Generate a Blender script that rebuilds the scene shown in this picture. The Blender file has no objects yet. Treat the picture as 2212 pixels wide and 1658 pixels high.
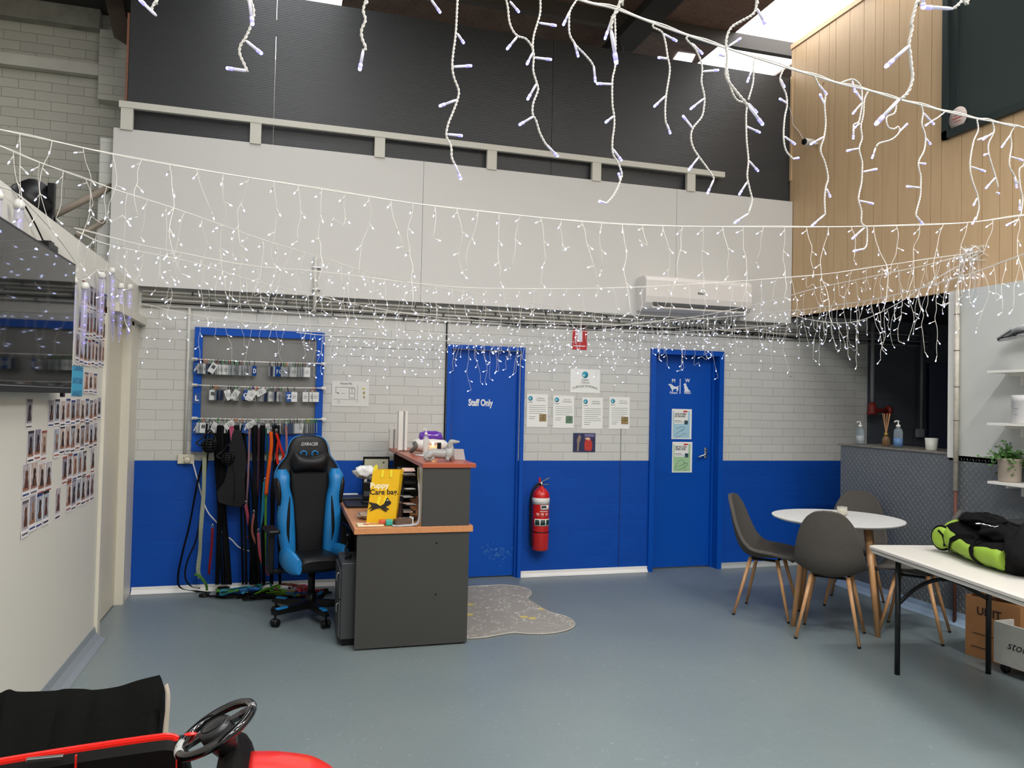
import bpy, math, random
from mathutils import Vector, Matrix
from math import sin, cos, pi, sqrt, radians
random.seed(7)
S = bpy.context.scene
COL = S.collection
# ------------------------------------------------------------------ camera
FPX, YAW, PITCH, ROLL, CAMH = 1672.83, 0.284214, 0.0244643, 0.0219765, 1.62
cf = Vector((sin(YAW)*cos(PITCH), cos(YAW)*cos(PITCH), sin(PITCH)))
cr = Vector((cos(YAW), -sin(YAW), 0)); cu = cr.cross(cf)
c_r = cr*cos(ROLL)+cu*sin(ROLL); c_u = -cr*sin(ROLL)+cu*cos(ROLL)
cam = bpy.data.cameras.new('camera'); camo = bpy.data.objects.new('camera', cam); COL.objects.link(camo)
mw = Matrix((c_r, c_u, -cf)).transposed().to_4x4(); mw.translation = (0, 0, CAMH)
camo.matrix_world = mw
cam.sensor_width = 36; cam.sensor_fit = 'HORIZONTAL'; cam.lens = FPX*36/2212; cam.clip_start = .05
S.camera = camo
S.view_settings.view_transform = 'Standard'; S.view_settings.look = 'None'
S.view_settings.gamma = 1; S.view_settings.use_curve_mapping = False
S.view_settings.exposure = 0.0
# ------------------------------------------------------------------ light
wd = bpy.data.worlds.new('world'); S.world = wd; wd.use_nodes = True
bg = wd.node_tree.nodes['Background']; bg.inputs[0].default_value = (.80, .86, 1, 1); bg.inputs[1].default_value = 2.2
def area(name, loc, size, energy, color=(1, 1, 1), rot=(0, 0, 0)):
    l = bpy.data.lights.new(name, 'AREA'); l.shape = 'RECTANGLE'; l.size, l.size_y = size; l.energy = energy; l.color = color
    o = bpy.data.objects.new(name, l); o.location = loc; o.rotation_euler = rot; COL.objects.link(o); return o
def W(x, y, X=None, Y=None, Z=None):
    d = cf + c_r*((x-1106)/FPX) - c_u*((y-829)/FPX)
    t = X/d.x if X is not None else Y/d.y if Y is not None else (Z-CAMH)/d.z
    return Vector((0, 0, CAMH)) + d*t
# ------------------------------------------------------------------ materials
def srgb(c):
    if isinstance(c, str):
        c = [int(c[i:i+2], 16)/255 for i in (0, 2, 4)]
    return tuple((v/12.92 if v <= .04045 else ((v+.055)/1.055)**2.4) for v in c)+(1,)
MATS = {}
def mat(name, col='808080', rough=.5, metal=0, bump=0, bscale=40, var=0, vscale=6, trans=0, alpha=1, emit=None, estr=0, coat=0, ior=1.45, spec=.5):
    if name in MATS: return MATS[name]
    m = bpy.data.materials.new(name); m.use_nodes = True; n = m.node_tree.nodes; l = m.node_tree.links; b = n['Principled BSDF']
    b.inputs['Base Color'].default_value = srgb(col); b.inputs['Roughness'].default_value = rough; b.inputs['Metallic'].default_value = metal
    b.inputs['Transmission Weight'].default_value = trans; b.inputs['IOR'].default_value = ior; b.inputs['Coat Weight'].default_value = coat
    b.inputs['Specular IOR Level'].default_value = spec; b.inputs['Alpha'].default_value = alpha
    if emit: b.inputs['Emission Color'].default_value = srgb(emit); b.inputs['Emission Strength'].default_value = estr
    if bump or var:
        tc = n.new('ShaderNodeTexCoord')
    if var:
        t = n.new('ShaderNodeTexNoise'); t.inputs['Scale'].default_value = vscale; t.inputs['Detail'].default_value = 6; l.new(tc.outputs['Object'], t.inputs['Vector'])
        r = n.new('ShaderNodeValToRGB'); c = srgb(col)
        r.color_ramp.elements[0].position = .3; r.color_ramp.elements[1].position = .7
        r.color_ramp.elements[0].color = tuple(v*(1-var) for v in c[:3])+(1,); r.color_ramp.elements[1].color = tuple(min(1, v*(1+var)) for v in c[:3])+(1,)
        l.new(t.outputs['Fac'], r.inputs['Fac']); l.new(r.outputs['Color'], b.inputs['Base Color'])
    if bump:
        t = n.new('ShaderNodeTexNoise'); t.inputs['Scale'].default_value = bscale; t.inputs['Detail'].default_value = 5; l.new(tc.outputs['Object'], t.inputs['Vector'])
        u = n.new('ShaderNodeBump'); u.inputs['Strength'].default_value = bump; u.inputs['Distance'].default_value = .01
        l.new(t.outputs['Fac'], u.inputs['Height']); l.new(u.outputs['Normal'], b.inputs['Normal'])
    MATS[name] = m; return m
class NB:
    """small node helper on a fresh principled material"""
    def __init__(s, name):
        s.m = bpy.data.materials.new(name); s.m.use_nodes = True; s.n = s.m.node_tree.nodes; s.l = s.m.node_tree.links; s.b = s.n['Principled BSDF']; MATS[name] = s.m
    def node(s, t, **k):
        x = s.n.new(t)
        for a, v in k.items():
            if a.startswith('_'): setattr(x, a[1:], v)
            else: x.inputs[int(a[1:]) if a[0] == 'i' and a[1:].isdigit() else a.replace('__', ' ')].default_value = v
        return x
    def math(s, op, a, b=None):
        x = s.n.new('ShaderNodeMath'); x.operation = op
        for i, v in enumerate((a, b)):
            if v is None: continue
            if isinstance(v, (int, float)): x.inputs[i].default_value = v
            else: s.l.new(v, x.inputs[i])
        return x.outputs[0]
    def mix(s, f, a, b):
        x = s.n.new('ShaderNodeMix'); x.data_type = 'RGBA'
        for i, v in ((0, f), (6, a), (7, b)):
            if hasattr(v, 'is_output'): s.l.new(v, x.inputs[i])
            else: x.inputs[i].default_value = v
        return x.outputs[2]
    def xyz(s):
        t = s.node('ShaderNodeTexCoord'); p = s.node('ShaderNodeSeparateXYZ'); s.l.new(t.outputs['Object'], p.inputs[0]); s.tc = t.outputs['Object']; return p.outputs
    def bump(s, h, strength=.5, dist=.01):
        u = s.node('ShaderNodeBump', Strength=strength, Distance=dist); s.l.new(h, u.inputs['Height']); s.l.new(u.outputs[0], s.b.inputs['Normal'])
    def noise(s, scale, detail=4, vec=None, rough=.5):
        t = s.node('ShaderNodeTexNoise', Scale=scale, Detail=detail, Roughness=rough); s.l.new(vec or s.tc, t.inputs['Vector']); return t.outputs['Fac']
def brick_mat(name, wh, wh2, mo, blue=None, horiz='X', paint=1.083, rowh=1.083/13, bw=.255):
    q = NB(name); x = q.xyz(); a = x[0] if horiz == 'X' else x[1]
    cb = q.node('ShaderNodeCombineXYZ'); q.l.new(a, cb.inputs[0]); q.l.new(x[2], cb.inputs[1])
    n1 = q.noise(3.5, 3); wob = q.math('MULTIPLY', q.math('SUBTRACT', n1, .5), .012); q.l.new(q.math('ADD', x[2], wob), cb.inputs[1])
    br = q.node('ShaderNodeTexBrick', Scale=1, Mortar__Size=.0024, Mortar__Smooth=.5, Bias=0, Brick__Width=bw, Row__Height=rowh)
    br.offset = .5; q.l.new(cb.outputs[0], br.inputs['Vector'])
    br.inputs['Color1'].default_value = srgb(wh); br.inputs['Color2'].default_value = srgb(wh2); br.inputs['Mortar'].default_value = srgb(mo)
    c = br.outputs['Color']
    nz = q.noise(9, 6); spot = q.noise(38, 2)
    if blue:
        b2 = q.node('ShaderNodeTexBrick', Scale=1, Mortar__Size=.0024, Mortar__Smooth=.5, Bias=0, Brick__Width=bw, Row__Height=rowh); b2.offset = .5
        q.l.new(cb.outputs[0], b2.inputs['Vector'])
        for k, v in zip(('Color1', 'Color2', 'Mortar'), blue): b2.inputs[k].default_value = srgb(v)
        up = q.math('GREATER_THAN', x[2], paint); c = q.mix(up, b2.outputs['Color'], c)
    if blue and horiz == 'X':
        room_shade = q.math('GREATER_THAN', x[0], 6.02); c = q.mix(room_shade, c, srgb('50555a'))  # shade of the room under the mezzanine, painted into the brick colour
    # chips in the paint
    chip = q.math('GREATER_THAN', spot, .765); c = q.mix(q.math('MULTIPLY', chip, .75), c, srgb('505048'))
    q.l.new(c, q.b.inputs['Base Color']); q.b.inputs['Roughness'].default_value = .55; q.b.inputs['Specular IOR Level'].default_value = .25
    hgt = q.math('ADD', q.math('MULTIPLY', q.math('SUBTRACT', 1, br.outputs['Fac']), 1), q.math('MULTIPLY', nz, .35))
    q.bump(hgt, .7, .006); return q.m
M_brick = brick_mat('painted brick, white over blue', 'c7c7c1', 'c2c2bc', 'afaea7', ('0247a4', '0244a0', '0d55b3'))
M_brick2 = brick_mat('old painted brick', 'b9b7ab', 'b2b0a5', '8c8a80')
q = NB('blue grey floor paint'); q.xyz()
a1 = q.noise(1.1, 5); a2 = q.noise(28, 8, rough=.7)
c = q.mix(a1, srgb('677377'), srgb('798483')); 
wv = q.node('ShaderNodeTexWave', Scale=2.2, Distortion=26, Detail=4); wv.inputs['Detail Scale'].default_value = 2.2; q.l.new(q.tc, wv.inputs['Vector'])
sc = q.math('MULTIPLY', q.math('GREATER_THAN', wv.outputs['Fac'], .985), q.math('GREATER_THAN', a2, .56))
sp = q.math('GREATER_THAN', q.noise(60, 2), .79)
c = q.mix(q.math('MULTIPLY', sc, .22), c, srgb('c5cccf')); c = q.mix(q.math('MULTIPLY', sp, .35), c, srgb('b8c0c0'))
q.l.new(c, q.b.inputs['Base Color'])
q.l.new(q.math('ADD', q.math('MULTIPLY', a2, .22), .24), q.b.inputs['Roughness']); q.bump(a2, .12, .004); M_floor = q.m
# pine boards
q = NB('pine boards'); x = q.xyz()
cb = q.node('ShaderNodeCombineXYZ'); q.l.new(q.math('MULTIPLY', x[1], 9), cb.inputs[1]); q.l.new(q.math('MULTIPLY', x[2], .8), cb.inputs[2]); q.l.new(x[0], cb.inputs[0])
g = q.noise(3, 6, cb.outputs[0]); kn = q.node('ShaderNodeTexVoronoi', Scale=2.3); q.l.new(q.tc, kn.inputs['Vector'])
c = q.mix(g, srgb('bb9b74'), srgb('d0b38c')); c = q.mix(q.math('MULTIPLY', q.math('LESS_THAN', kn.outputs['Distance'], .045), .55), c, srgb('7a4f2c'))
q.l.new(c, q.b.inputs['Base Color']); q.b.inputs['Roughness'].default_value = .5; M_wood = q.m
def woodm(name, c1, c2, sx=1, sy=12, sz=12, rough=.4):
    q = NB(name); x = q.xyz(); cb = q.node('ShaderNodeCombineXYZ')
    for i, s_ in enumerate((sx, sy, sz)): q.l.new(q.math('MULTIPLY', x[i], s_), cb.inputs[i])
    g = q.noise(4, 5, cb.outputs[0]); q.l.new(q.mix(g, srgb(c1), srgb(c2)), q.b.inputs['Base Color']); q.b.inputs['Roughness'].default_value = rough; return q.m
M_beech = woodm('beech laminate', 'b5774a', 'cf9160', 12, 1, 12); M_cherry = woodm('cherry laminate', '9c4a30', 'b0573a', 12, 1, 12, .3)
M_leg = woodm('oak legs', 'a87b52', 'c39668', 12, 12, 1.5)
# dark ribbed panel
q = NB('dark ribbed sheet'); x = q.xyz()
rb = q.math('SINE', q.math('MULTIPLY', x[2], 420)); cb = q.node('ShaderNodeCombineXYZ'); q.l.new(q.math('MULTIPLY', x[0], .6), cb.inputs[0]); q.l.new(q.math('MULTIPLY', x[2], 60), cb.inputs[2])
st = q.noise(2, 4, cb.outputs[0]); q.l.new(q.mix(st, srgb('2c2e30'), srgb('3a3c3d')), q.b.inputs['Base Color']); q.b.inputs['Roughness'].default_value = .38
q.bump(rb, .25, .002); M_dark = q.m
# brown roof insulation
q = NB('brown roof foil'); q.xyz(); v = q.node('ShaderNodeTexVoronoi', Scale=16, _feature='DISTANCE_TO_EDGE'); q.l.new(q.tc, v.inputs['Vector'])
nn = q.noise(5, 5); c = q.mix(nn, srgb('5c463c'), srgb('8a6f5e')); c = q.mix(q.math('MULTIPLY', q.math('LESS_THAN', v.outputs['Distance'], .03), .5), c, srgb('3a2d28'))
q.l.new(c, q.b.inputs['Base Color']); q.b.inputs['Roughness'].default_value = .6; q.bump(nn, .6, .03); M_roof = q.m
M_white = mat('white painted board', 'cbcac6', .5, bump=.03, bscale=60); M_part = mat('white wall board', 'cfcdc3', .45, bump=.03, bscale=50)
M_wh = mat('white paint', 'dcdbd4', .4); M_blue = mat('blue gloss paint', '034aa8', .4, spec=.3, bump=.04, bscale=120); M_cream = mat('cream paint', 'd2cbb6', .45)
M_black = mat('black plastic', '0f1011', .4, spec=.3); M_blk2 = mat('black fabric', '0c0d0e', .85, spec=.15, bump=.3, bscale=300); M_char = mat('charcoal laminate', '3a3a38', .5, bump=.05, bscale=400)
M_steel = mat('steel', 'b8babb', .3, 1); M_red = mat('red enamel', 'c41f1e', .3, coat=.3); M_paper = mat('paper', 'e6e6e1', .7); M_ink = mat('print ink', '33373a', .7)
M_wire = mat('white cord', 'd9d6d2', .45); M_led = mat('led bulb', 'cfd4ff', .3, emit='6f80ff', estr=9); M_sleeve = mat('led sleeve', 'e9e7f0', .35, emit='b9b4ff', estr=.15)
M_ledw = mat('led bulb far', 'ffffff', .3, emit='b9c8ff', estr=5)
M_grey = mat('grey metal paint', '6d6e6c', .45); M_floorc = mat('blue grey cove', '80878c', .4)
# ------------------------------------------------------------------ mesh helpers
def empty(name, loc=(0, 0, 0), rz=0, label=None, cat=None, group=None):
    o = bpy.data.objects.new(name, None); o.empty_display_size = .05; COL.objects.link(o); o.location = loc; o.rotation_euler = (0, 0, rz)
    o['_m'] = 0; MTX[o.name] = Matrix.Translation(loc) @ Matrix.Rotation(rz, 4, 'Z'); del o['_m']
    if label: tag(o, label, cat, group)
    return o
MTX = {}
def tag(o, label, cat, group=None, kind=None):
    o['label'] = label; o['category'] = cat
    if group: o['group'] = group
    if kind: o['kind'] = kind
    return o
def struct(o): o['kind'] = 'structure'; return o
class MB:
    def __init__(s): s.v = []; s.f = []; s.mi = []; s.sm = []
    def add(s, vs, fs, mi=0, sm=False):
        b = len(s.v); s.v += [Vector(p) for p in vs]
        for f in fs: s.f.append([b+i for i in f]); s.mi.append(mi); s.sm.append(sm)
        return s
    def box(s, p0, p1, mi=0, M=None):
        (x0, y0, z0), (x1, y1, z1) = [min(a, b) for a, b in zip(p0, p1)], [max(a, b) for a, b in zip(p0, p1)]
        v = [(x, y, z) for z in (z0, z1) for y in (y0, y1) for x in (x0, x1)]
        if M: v = [M @ Vector(p) for p in v]
        return s.add(v, [(0, 2, 3, 1), (4, 5, 7, 6), (0, 1, 5, 4), (2, 6, 7, 3), (0, 4, 6, 2), (1, 3, 7, 5)], mi)
    def rbox(s, p0, p1, r=.01, mi=0, M=None, n=4):
        """box with rounded vertical edges and chamfered top/bottom"""
        x0, y0, z0 = [min(a, b) for a, b in zip(p0, p1)]; x1, y1, z1 = [max(a, b) for a, b in zip(p0, p1)]
        def ring(i, z):
            o = []
            for cx, cy, a0 in ((x1-r, y1-r, 0), (x0+r, y1-r, 90), (x0+r, y0+r, 180), (x1-r, y0+r, 270)):
                for k in range(n+1):
                    a = radians(a0+90*k/n); o.append(Vector((cx+(r-i)*cos(a), cy+(r-i)*sin(a), z)))
            return o
        rg = [ring(r*.6, z0), ring(r*.2, z0+r*.2), ring(0, z0+r*.6), ring(0, z1-r*.6), ring(r*.2, z1-r*.2), ring(r*.6, z1)]
        if M: rg = [[M @ p for p in q_] for q_ in rg]
        return s.loft(rg, mi=mi, sm=False)
    def loft(s, rings, mi=0, sm=True, closed=True, caps=True):
        n = len(rings[0]); v = [p for r in rings for p in r]; f = []
        for i in range(len(rings)-1):
            for j in range(n if closed else n-1):
                k = (j+1) % n; f.append((i*n+j, i*n+k, (i+1)*n+k, (i+1)*n+j))
        s.add(v, f, mi, sm)
        if caps and closed:
            b = len(s.v)-len(v); s.f.append([b+j for j in range(n)][::-1]); s.mi.append(mi); s.sm.append(False)
            s.f.append([b+(len(rings)-1)*n+j for j in range(n)]); s.mi.append(mi); s.sm.append(False)
        return s
    def tube(s, pts, r, n=6, mi=0, caps=True):
        pts = [Vector(p) for p in pts]; rr = r if isinstance(r, (list, tuple)) else [r]*len(pts)
        rings = []; nrm = None
        for i, p in enumerate(pts):
            t = (pts[min(i+1, len(pts)-1)]-pts[max(i-1, 0)])
            if t.length < 1e-9: t = Vector((0, 0, 1))
            t.normalize()
            if nrm is None:
                nrm = t.orthogonal().normalized()
            else:
                nrm = nrm - t*nrm.dot(t)
                nrm = nrm.normalized() if nrm.length > 1e-6 else t.orthogonal().normalized()
            bn = t.cross(nrm)
            rings.append([p+(nrm*cos(2*pi*k/n)+bn*sin(2*pi*k/n))*rr[i] for k in range(n)])
        return s.loft(rings, mi, True, True, caps)
    def lathe(s, prof, c=(0, 0, 0), n=20, mi=0, axis=None):
        c = Vector(c); A = Vector(axis or (0, 0, 1)).normalized(); U = A.orthogonal().normalized() if axis else Vector((1, 0, 0)); V_ = A.cross(U)
        rings = [[c+A*z+(U*cos(2*pi*k/n)+V_*sin(2*pi*k/n))*max(r, 1e-4) for k in range(n)] for r, z in prof]
        return s.loft(rings, mi)
    def ribbon(s, pts, w, t=.003, side=(1, 0, 0), mi=0):
        """flat strap; side = width direction, may be a list per point"""
        pts = [Vector(p) for p in pts]; rings = []
        for i, p in enumerate(pts):
            tg = (pts[min(i+1, len(pts)-1)]-pts[max(i-1, 0)]).normalized(); sd = Vector(side[i] if isinstance(side, list) else side)
            sd = sd-tg*sd.dot(tg); sd = sd.normalized() if sd.length > 1e-5 else tg.orthogonal().normalized(); nn = tg.cross(sd)
            ww = w[i] if isinstance(w, (list, tuple)) else w
            rings.append([p+sd*ww/2+nn*t/2, p-sd*ww/2+nn*t/2, p-sd*ww/2-nn*t/2, p+sd*ww/2-nn*t/2])
        return s.loft(rings, mi, False)
    def prism(s, poly, M, depth, mi=0, sm=False):
        """2d polygon -> extruded along local +z by depth, placed with matrix M"""
        n = len(poly); v = [M @ Vector((x, y, 0)) for x, y in poly]+[M @ Vector((x, y, depth)) for x, y in poly]
        a = sum(poly[i][0]*poly[(i+1) % n][1]-poly[(i+1) % n][0]*poly[i][1] for i in range(n))
        f = [[i, (i+1) % n, n+(i+1) % n, n+i] for i in range(n)]+[list(range(n))[::-1], list(range(n, 2*n))]
        if a < 0: f = [g_[::-1] for g_ in f]
        return s.add(v, f, mi, sm)
    def sphere(s, c, r, n=12, m=8, mi=0, sc=(1, 1, 1), M=None):
        c = Vector(c); rings = []
        for i in range(m+1):
            a = -pi/2+pi*i/m; rings.append([Vector((cos(a)*cos(2*pi*k/n)*r*sc[0], cos(a)*sin(2*pi*k/n)*r*sc[1], sin(a)*r*sc[2])) for k in range(n)])
        rings = [[c+((M @ p) if M else p) for p in q_] for q_ in rings]
        return s.loft(rings, mi, caps=False)
    def flat(s): s.sm = [False]*len(s.sm); return s
    def build(s, name, mats, parent=None, world=True, bevel=0, solid=0, sub=0):
        me = bpy.data.meshes.new(name)
        v = s.v
        if parent is not None and world: inv = full(parent).inverted(); v = [inv @ p for p in v]
        me.from_pydata([tuple(p) for p in v], [], s.f)
        for m in (mats if isinstance(mats, (list, tuple)) else [mats]): me.materials.append(m)
        me.polygons.foreach_set('material_index', s.mi); me.polygons.foreach_set('use_smooth', s.sm); me.update()
        o = bpy.data.objects.new(name, me); COL.objects.link(o)
        if parent is not None: o.parent = parent
        if solid: k = o.modifiers.new('s', 'SOLIDIFY'); k.thickness = solid; k.offset = 0
        if bevel: k = o.modifiers.new('b', 'BEVEL'); k.width = bevel; k.segments = 2; k.limit_method = 'ANGLE'
        if sub: k = o.modifiers.new('u', 'SUBSURF'); k.levels = sub; k.render_levels = sub
        return o
def full(o):
    m = MTX.get(o.name, Matrix()) ; p = o.parent
    while p is not None: m = MTX.get(p.name, Matrix()) @ m; p = p.parent
    return m
def smooth(pts, k=6):
    """catmull-rom through the points"""
    P = [Vector(p) for p in pts]; P = [P[0]*2-P[1]]+P+[P[-1]*2-P[-2]]; o = []
    for i in range(1, len(P)-2):
        for j in range(k):
            t = j/k; a, b, c_, d = P[i-1:i+3]
            o.append(.5*((2*b)+(-a+c_)*t+(2*a-5*b+4*c_-d)*t*t+(-a+3*b-3*c_+d)*t**3))
    o.append(P[-2]); return o
def resample(pts, st):
    o = [pts[0].copy()]; acc = 0
    for a, b in zip(pts, pts[1:]):
        L = (b-a).length; d = st-acc
        while d <= L and L > 0:
            o.append(a.lerp(b, d/L)); d += st
        acc = (acc+L) % st if L > 0 else acc
    if (o[-1]-pts[-1]).length > st*.3: o.append(pts[-1].copy())
    return o
def basis(o, r, u):
    r = Vector(r).normalized(); u = Vector(u); u = (u-r*u.dot(r)).normalized(); n = r.cross(u); m = Matrix((r, u, n)).transposed().to_4x4(); m.translation = o; return m
FAR = lambda X, Y, Z, tilt=0: basis((X, Y, Z), (cos(tilt), 0, sin(tilt)), (-sin(tilt), 0, cos(tilt)))     # faces -Y
LEFT = lambda X, Y, Z: basis((X, Y, Z), (0, 1, 0), (0, 0, 1))    # faces +X
RIGHT = lambda X, Y, Z: basis((X, Y, Z), (0, -1, 0), (0, 0, 1))  # faces -X
UP = lambda X, Y, Z, a=0: basis((X, Y, Z), (cos(a), sin(a), 0), (-sin(a), cos(a), 0))
def text(s, size, M, m, parent, name='lettering', w=None, bold=0, align='CENTER', shear=0, arc=None):
    cu_ = bpy.data.curves.new('t', 'FONT'); cu_.body = s; cu_.size = size; cu_.align_x = align; cu_.align_y = 'CENTER'; cu_.extrude = .0002; cu_.offset = bold*size; cu_.shear = shear; cu_.resolution_u = 3
    o = bpy.data.objects.new('t', cu_); COL.objects.link(o); dg = bpy.context.evaluated_depsgraph_get(); me = bpy.data.meshes.new_from_object(o.evaluated_get(dg))
    bpy.data.objects.remove(o); bpy.data.curves.remove(cu_)
    if w and len(me.vertices):
        xs = [v.co.x for v in me.vertices]; k = w/(max(xs)-min(xs))
        for v in me.vertices: v.co.x *= k
    if arc:
        for v in me.vertices:
            x_ = v.co.x; v.co.y += -arc*x_*x_
    mm = (full(parent).inverted() if parent is not None else Matrix()) @ M
    me.transform(mm); me.materials.clear(); me.materials.append(m)
    r = bpy.data.objects.new(name, me); COL.objects.link(r)
    if parent is not None: r.parent = parent
    return r
D = 6.94
def far_rect(x0, y0, x1, y1, Y=D):
    a = W(x0, y0, Y=Y); b = W(x1, y1, Y=Y); c_ = W(x0, y1, Y=Y); d = W(x1, y0, Y=Y)
    return (a.x+c_.x)/2, (b.x+d.x)/2, (b.z+c_.z)/2, (a.z+d.z)/2    # X0,X1,Z0,Z1
ORD = ['first', 'second', 'third', 'fourth', 'fifth', 'sixth', 'seventh', 'eighth', 'ninth', 'tenth', 'eleventh', 'twelfth', 'thirteenth', 'fourteenth', 'fifteenth', 'sixteenth', 'seventeenth', 'eighteenth', 'nineteenth', 'twentieth']
def ordn(i):
    if i < 20: return ORD[i]
    t = {2: 'twenty', 3: 'thirty', 4: 'forty', 5: 'fifty'}[(i+1)//10]; u = (i+1) % 10
    return t+'-'+ORD[u-1] if u else t[:-1]+'ieth'
# ================================================================== STRUCTURE
struct(MB().box((-6, -7, -.1), (10, 9.6, 0)).build('floor', M_floor))
# --- back wall, with holes for the two door recesses
SX0, SX1, SZ1 = 1.405, 2.15, 2.20          # staff door outer frame
a = far_rect(963, 747, 1128, 1240); SX0, SX1 = a[0]-.01, a[1]; SZ1 = a[3]
a = far_rect(1401, 756, 1558, 1230); TX0, TX1, TZ1 = a[0], a[1], a[3]
w = MB(); Y0, Y1 = D, D+.22; T = 2.6
for x0, x1, z0, z1 in ((-1.5, SX0+.04, 0, T), (SX1-.04, TX0+.04, 0, T), (TX1-.04, 10, 0, T), (SX0+.04, SX1-.04, SZ1-.04, T), (TX0+.04, TX1-.04, TZ1-.04, T), (-1.5, 10, T, 3.7)):
    w.box((x0, Y0, z0), (x1, Y1, z1))
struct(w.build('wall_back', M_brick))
struct(MB().box((-1.2, 9.4, 0), (10, 9.5, 5.6)).box((-1.2, 7.6, 0), (-1.1, 9.4, 5.6)).build('wall_outer', M_brick2))
# warehouse brick wall beyond the partition, seen upper left
w = MB(); w.box((-6, 7.6, 0), (-1.2, 7.8, 5.6)); w.box((-1.65, 7.48, 4.2), (-1.2, 7.6, 4.82))
struct(w.build('wall_warehouse', M_brick2))
o = MB().box((-6, 7.52, 4.42), (-1.65, 7.6, 4.52)).build('trim_1', mat('dusty white beam', 'bdbbb0', .6, var=.08)); struct(o)
o = MB().box((-6, 7.5, 4.83), (-1.66, 7.6, 5.02)).build('trim_2', mat('dusty concrete', '8c8a80', .8, var=.25)); struct(o)
w = MB().box((-6, 6.9, 5.0), (-1.3, 7.6, 5.2)); struct(w.build('trim_3', mat('dark steel', '2e2b29', .6)))
# steel rafter end at the corner
MBr = MB(); MBr.add([W(x, y, Y=yy) for yy in (7.25, 7.45) for x, y in ((222, -20), (262, -20), (276, 60), (274, 98), (246, 80))],
    [(0, 1, 2, 3, 4), (9, 8, 7, 6, 5)]+[(i, i+5, (i+1) % 5+5, (i+1) % 5) for i in range(5)])
tag(MBr.build('steel_rafter', mat('brown steel', '4a3d33', .6)), 'dark brown steel rafter end in the upper left roof corner', 'rafter')
# --- upper cladding on the back wall
YP = 6.86
a = far_rect(245, 275, 1700, 437, YP); PX0 = W(245, 275, Y=YP).x; PX1 = 4.995
PZ0 = W(700, 640, Y=YP).z; PZ1 = W(245, 275, Y=YP).z
w = MB(); seams = [PX0, W(912, 500, Y=YP).x, W(1460, 560, Y=YP).x, PX1]
for s0, s1 in zip(seams, seams[1:]): w.box((s0+.0015, YP, PZ0), (s1-.0015, YP+.05, PZ1))
struct(w.build('wall_upper', M_white))
w = MB(); YD = 6.93; DX0 = W(279, 100, Y=YD).x; dz = W(1200, 87, Y=YD).z
ds = [DX0, W(597, 60, Y=YD).x, W(1191, 320, Y=YD).x, 5.3]
for s0, s1 in zip(ds, ds[1:]): w.box((s0+.002, YD, PZ1-.15), (s1-.002, YD+.06, dz))
struct(w.build('wall_dark_upper', M_dark))
struct(MB().box((DX0-.02, YD, 4.02), (DX0-.002, YD+.05, 4.75)).build('trim_4', mat('copper edge strip', '7a5240', .5)))
o = MB(); zr0 = W(258, 232, Y=YP).z; zr1 = W(258, 218, Y=YP).z; rx0 = W(258, 220, Y=YP).x; rx1 = W(1564, 375, Y=YP).x
o.box((rx0, YP-.02, zr0), (rx1, YP+.02, zr1))
rail = tag(o.build('timber_rail', mat('rail paint', 'c9c7bc', .5)), 'long white top rail on short posts above the white upper wall', 'rail')
for x in (274, 552, 820, 1062, 1288, 1492):
    xx = W(x, 300+ (x-552)*.1, Y=YP).x; MB().box((xx-.045, YP-.015, PZ1-.01), (xx+.045, YP+.03, zr0)).build('post', MATS['rail paint'], rail)
# --- roof
w = MB()
ZR = 5.55; skyX = (4.42, 5.45); holes = [(-.6, .43), skyX, (-4.6, -3.6)]
edges = [-7]+[e for h in sorted(holes) for e in h]+[10.2]
for i in range(0, len(edges), 2): w.box((edges[i], -7, ZR), (edges[i+1], 9.6, ZR+.05))
struct(w.build('ceiling', M_roof))
M_sky = mat('fibreglass skylight', 'ffffff', .5, emit='fbfcff', estr=5.0)
for i, (x0, x1) in enumerate(sorted(holes)):
    struct(MB().box((x0, -7, ZR+.02), (x1, 9.5, ZR+.04)).build('window_%d' % (i+1), M_sky))
M_pur = mat('purlin steel', '4b4641', .5)
for i, y in enumerate((8.35, 7.06, 5.75, 4.4, 3.0, 1.4, -.4, -2.2)):
    p = MB().box((-6.5, y, ZR-.15), (10, y+.07, ZR-.002))
    tag(p.build('roof_purlin', M_pur if i else mat('dark steel', '2e2b29')), 'steel roof purlin running across under the brown roof, %s counting from the back wall' % ordn(i), 'purlin', 'roof purlins')
xa_, xb_ = W(1312, 108, Z=5.3).x, W(1366, 112, Z=5.3).x; tag(MB().box((xa_, -6.9, 5.3), (xb_, 9.3, 5.398)).build('steel_beam', mat('dark steel', '2e2b29')), 'dark steel roof rafter crossing under the purlins near the right skylight', 'beam')
struct(MB().add([W(x, y, Z=ZR-.004) for x, y in ((1465, 113), (1502, 118), (1494, 134), (1453, 130))], [(0, 1, 2, 3)]).build('window_5', M_sky, solid=.004))
p0 = W(1335, 112, Y=7.0); tag(MB().tube([W(1325, 60, Y=6.9), W(1345, 108, Y=7.0), W(1338, 118, Y=6.95)], .012, 6).build('roof_brace', mat('dark steel', '2e2b29')), 'small dark steel hook hanging from the roof rafter', 'hook')
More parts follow.
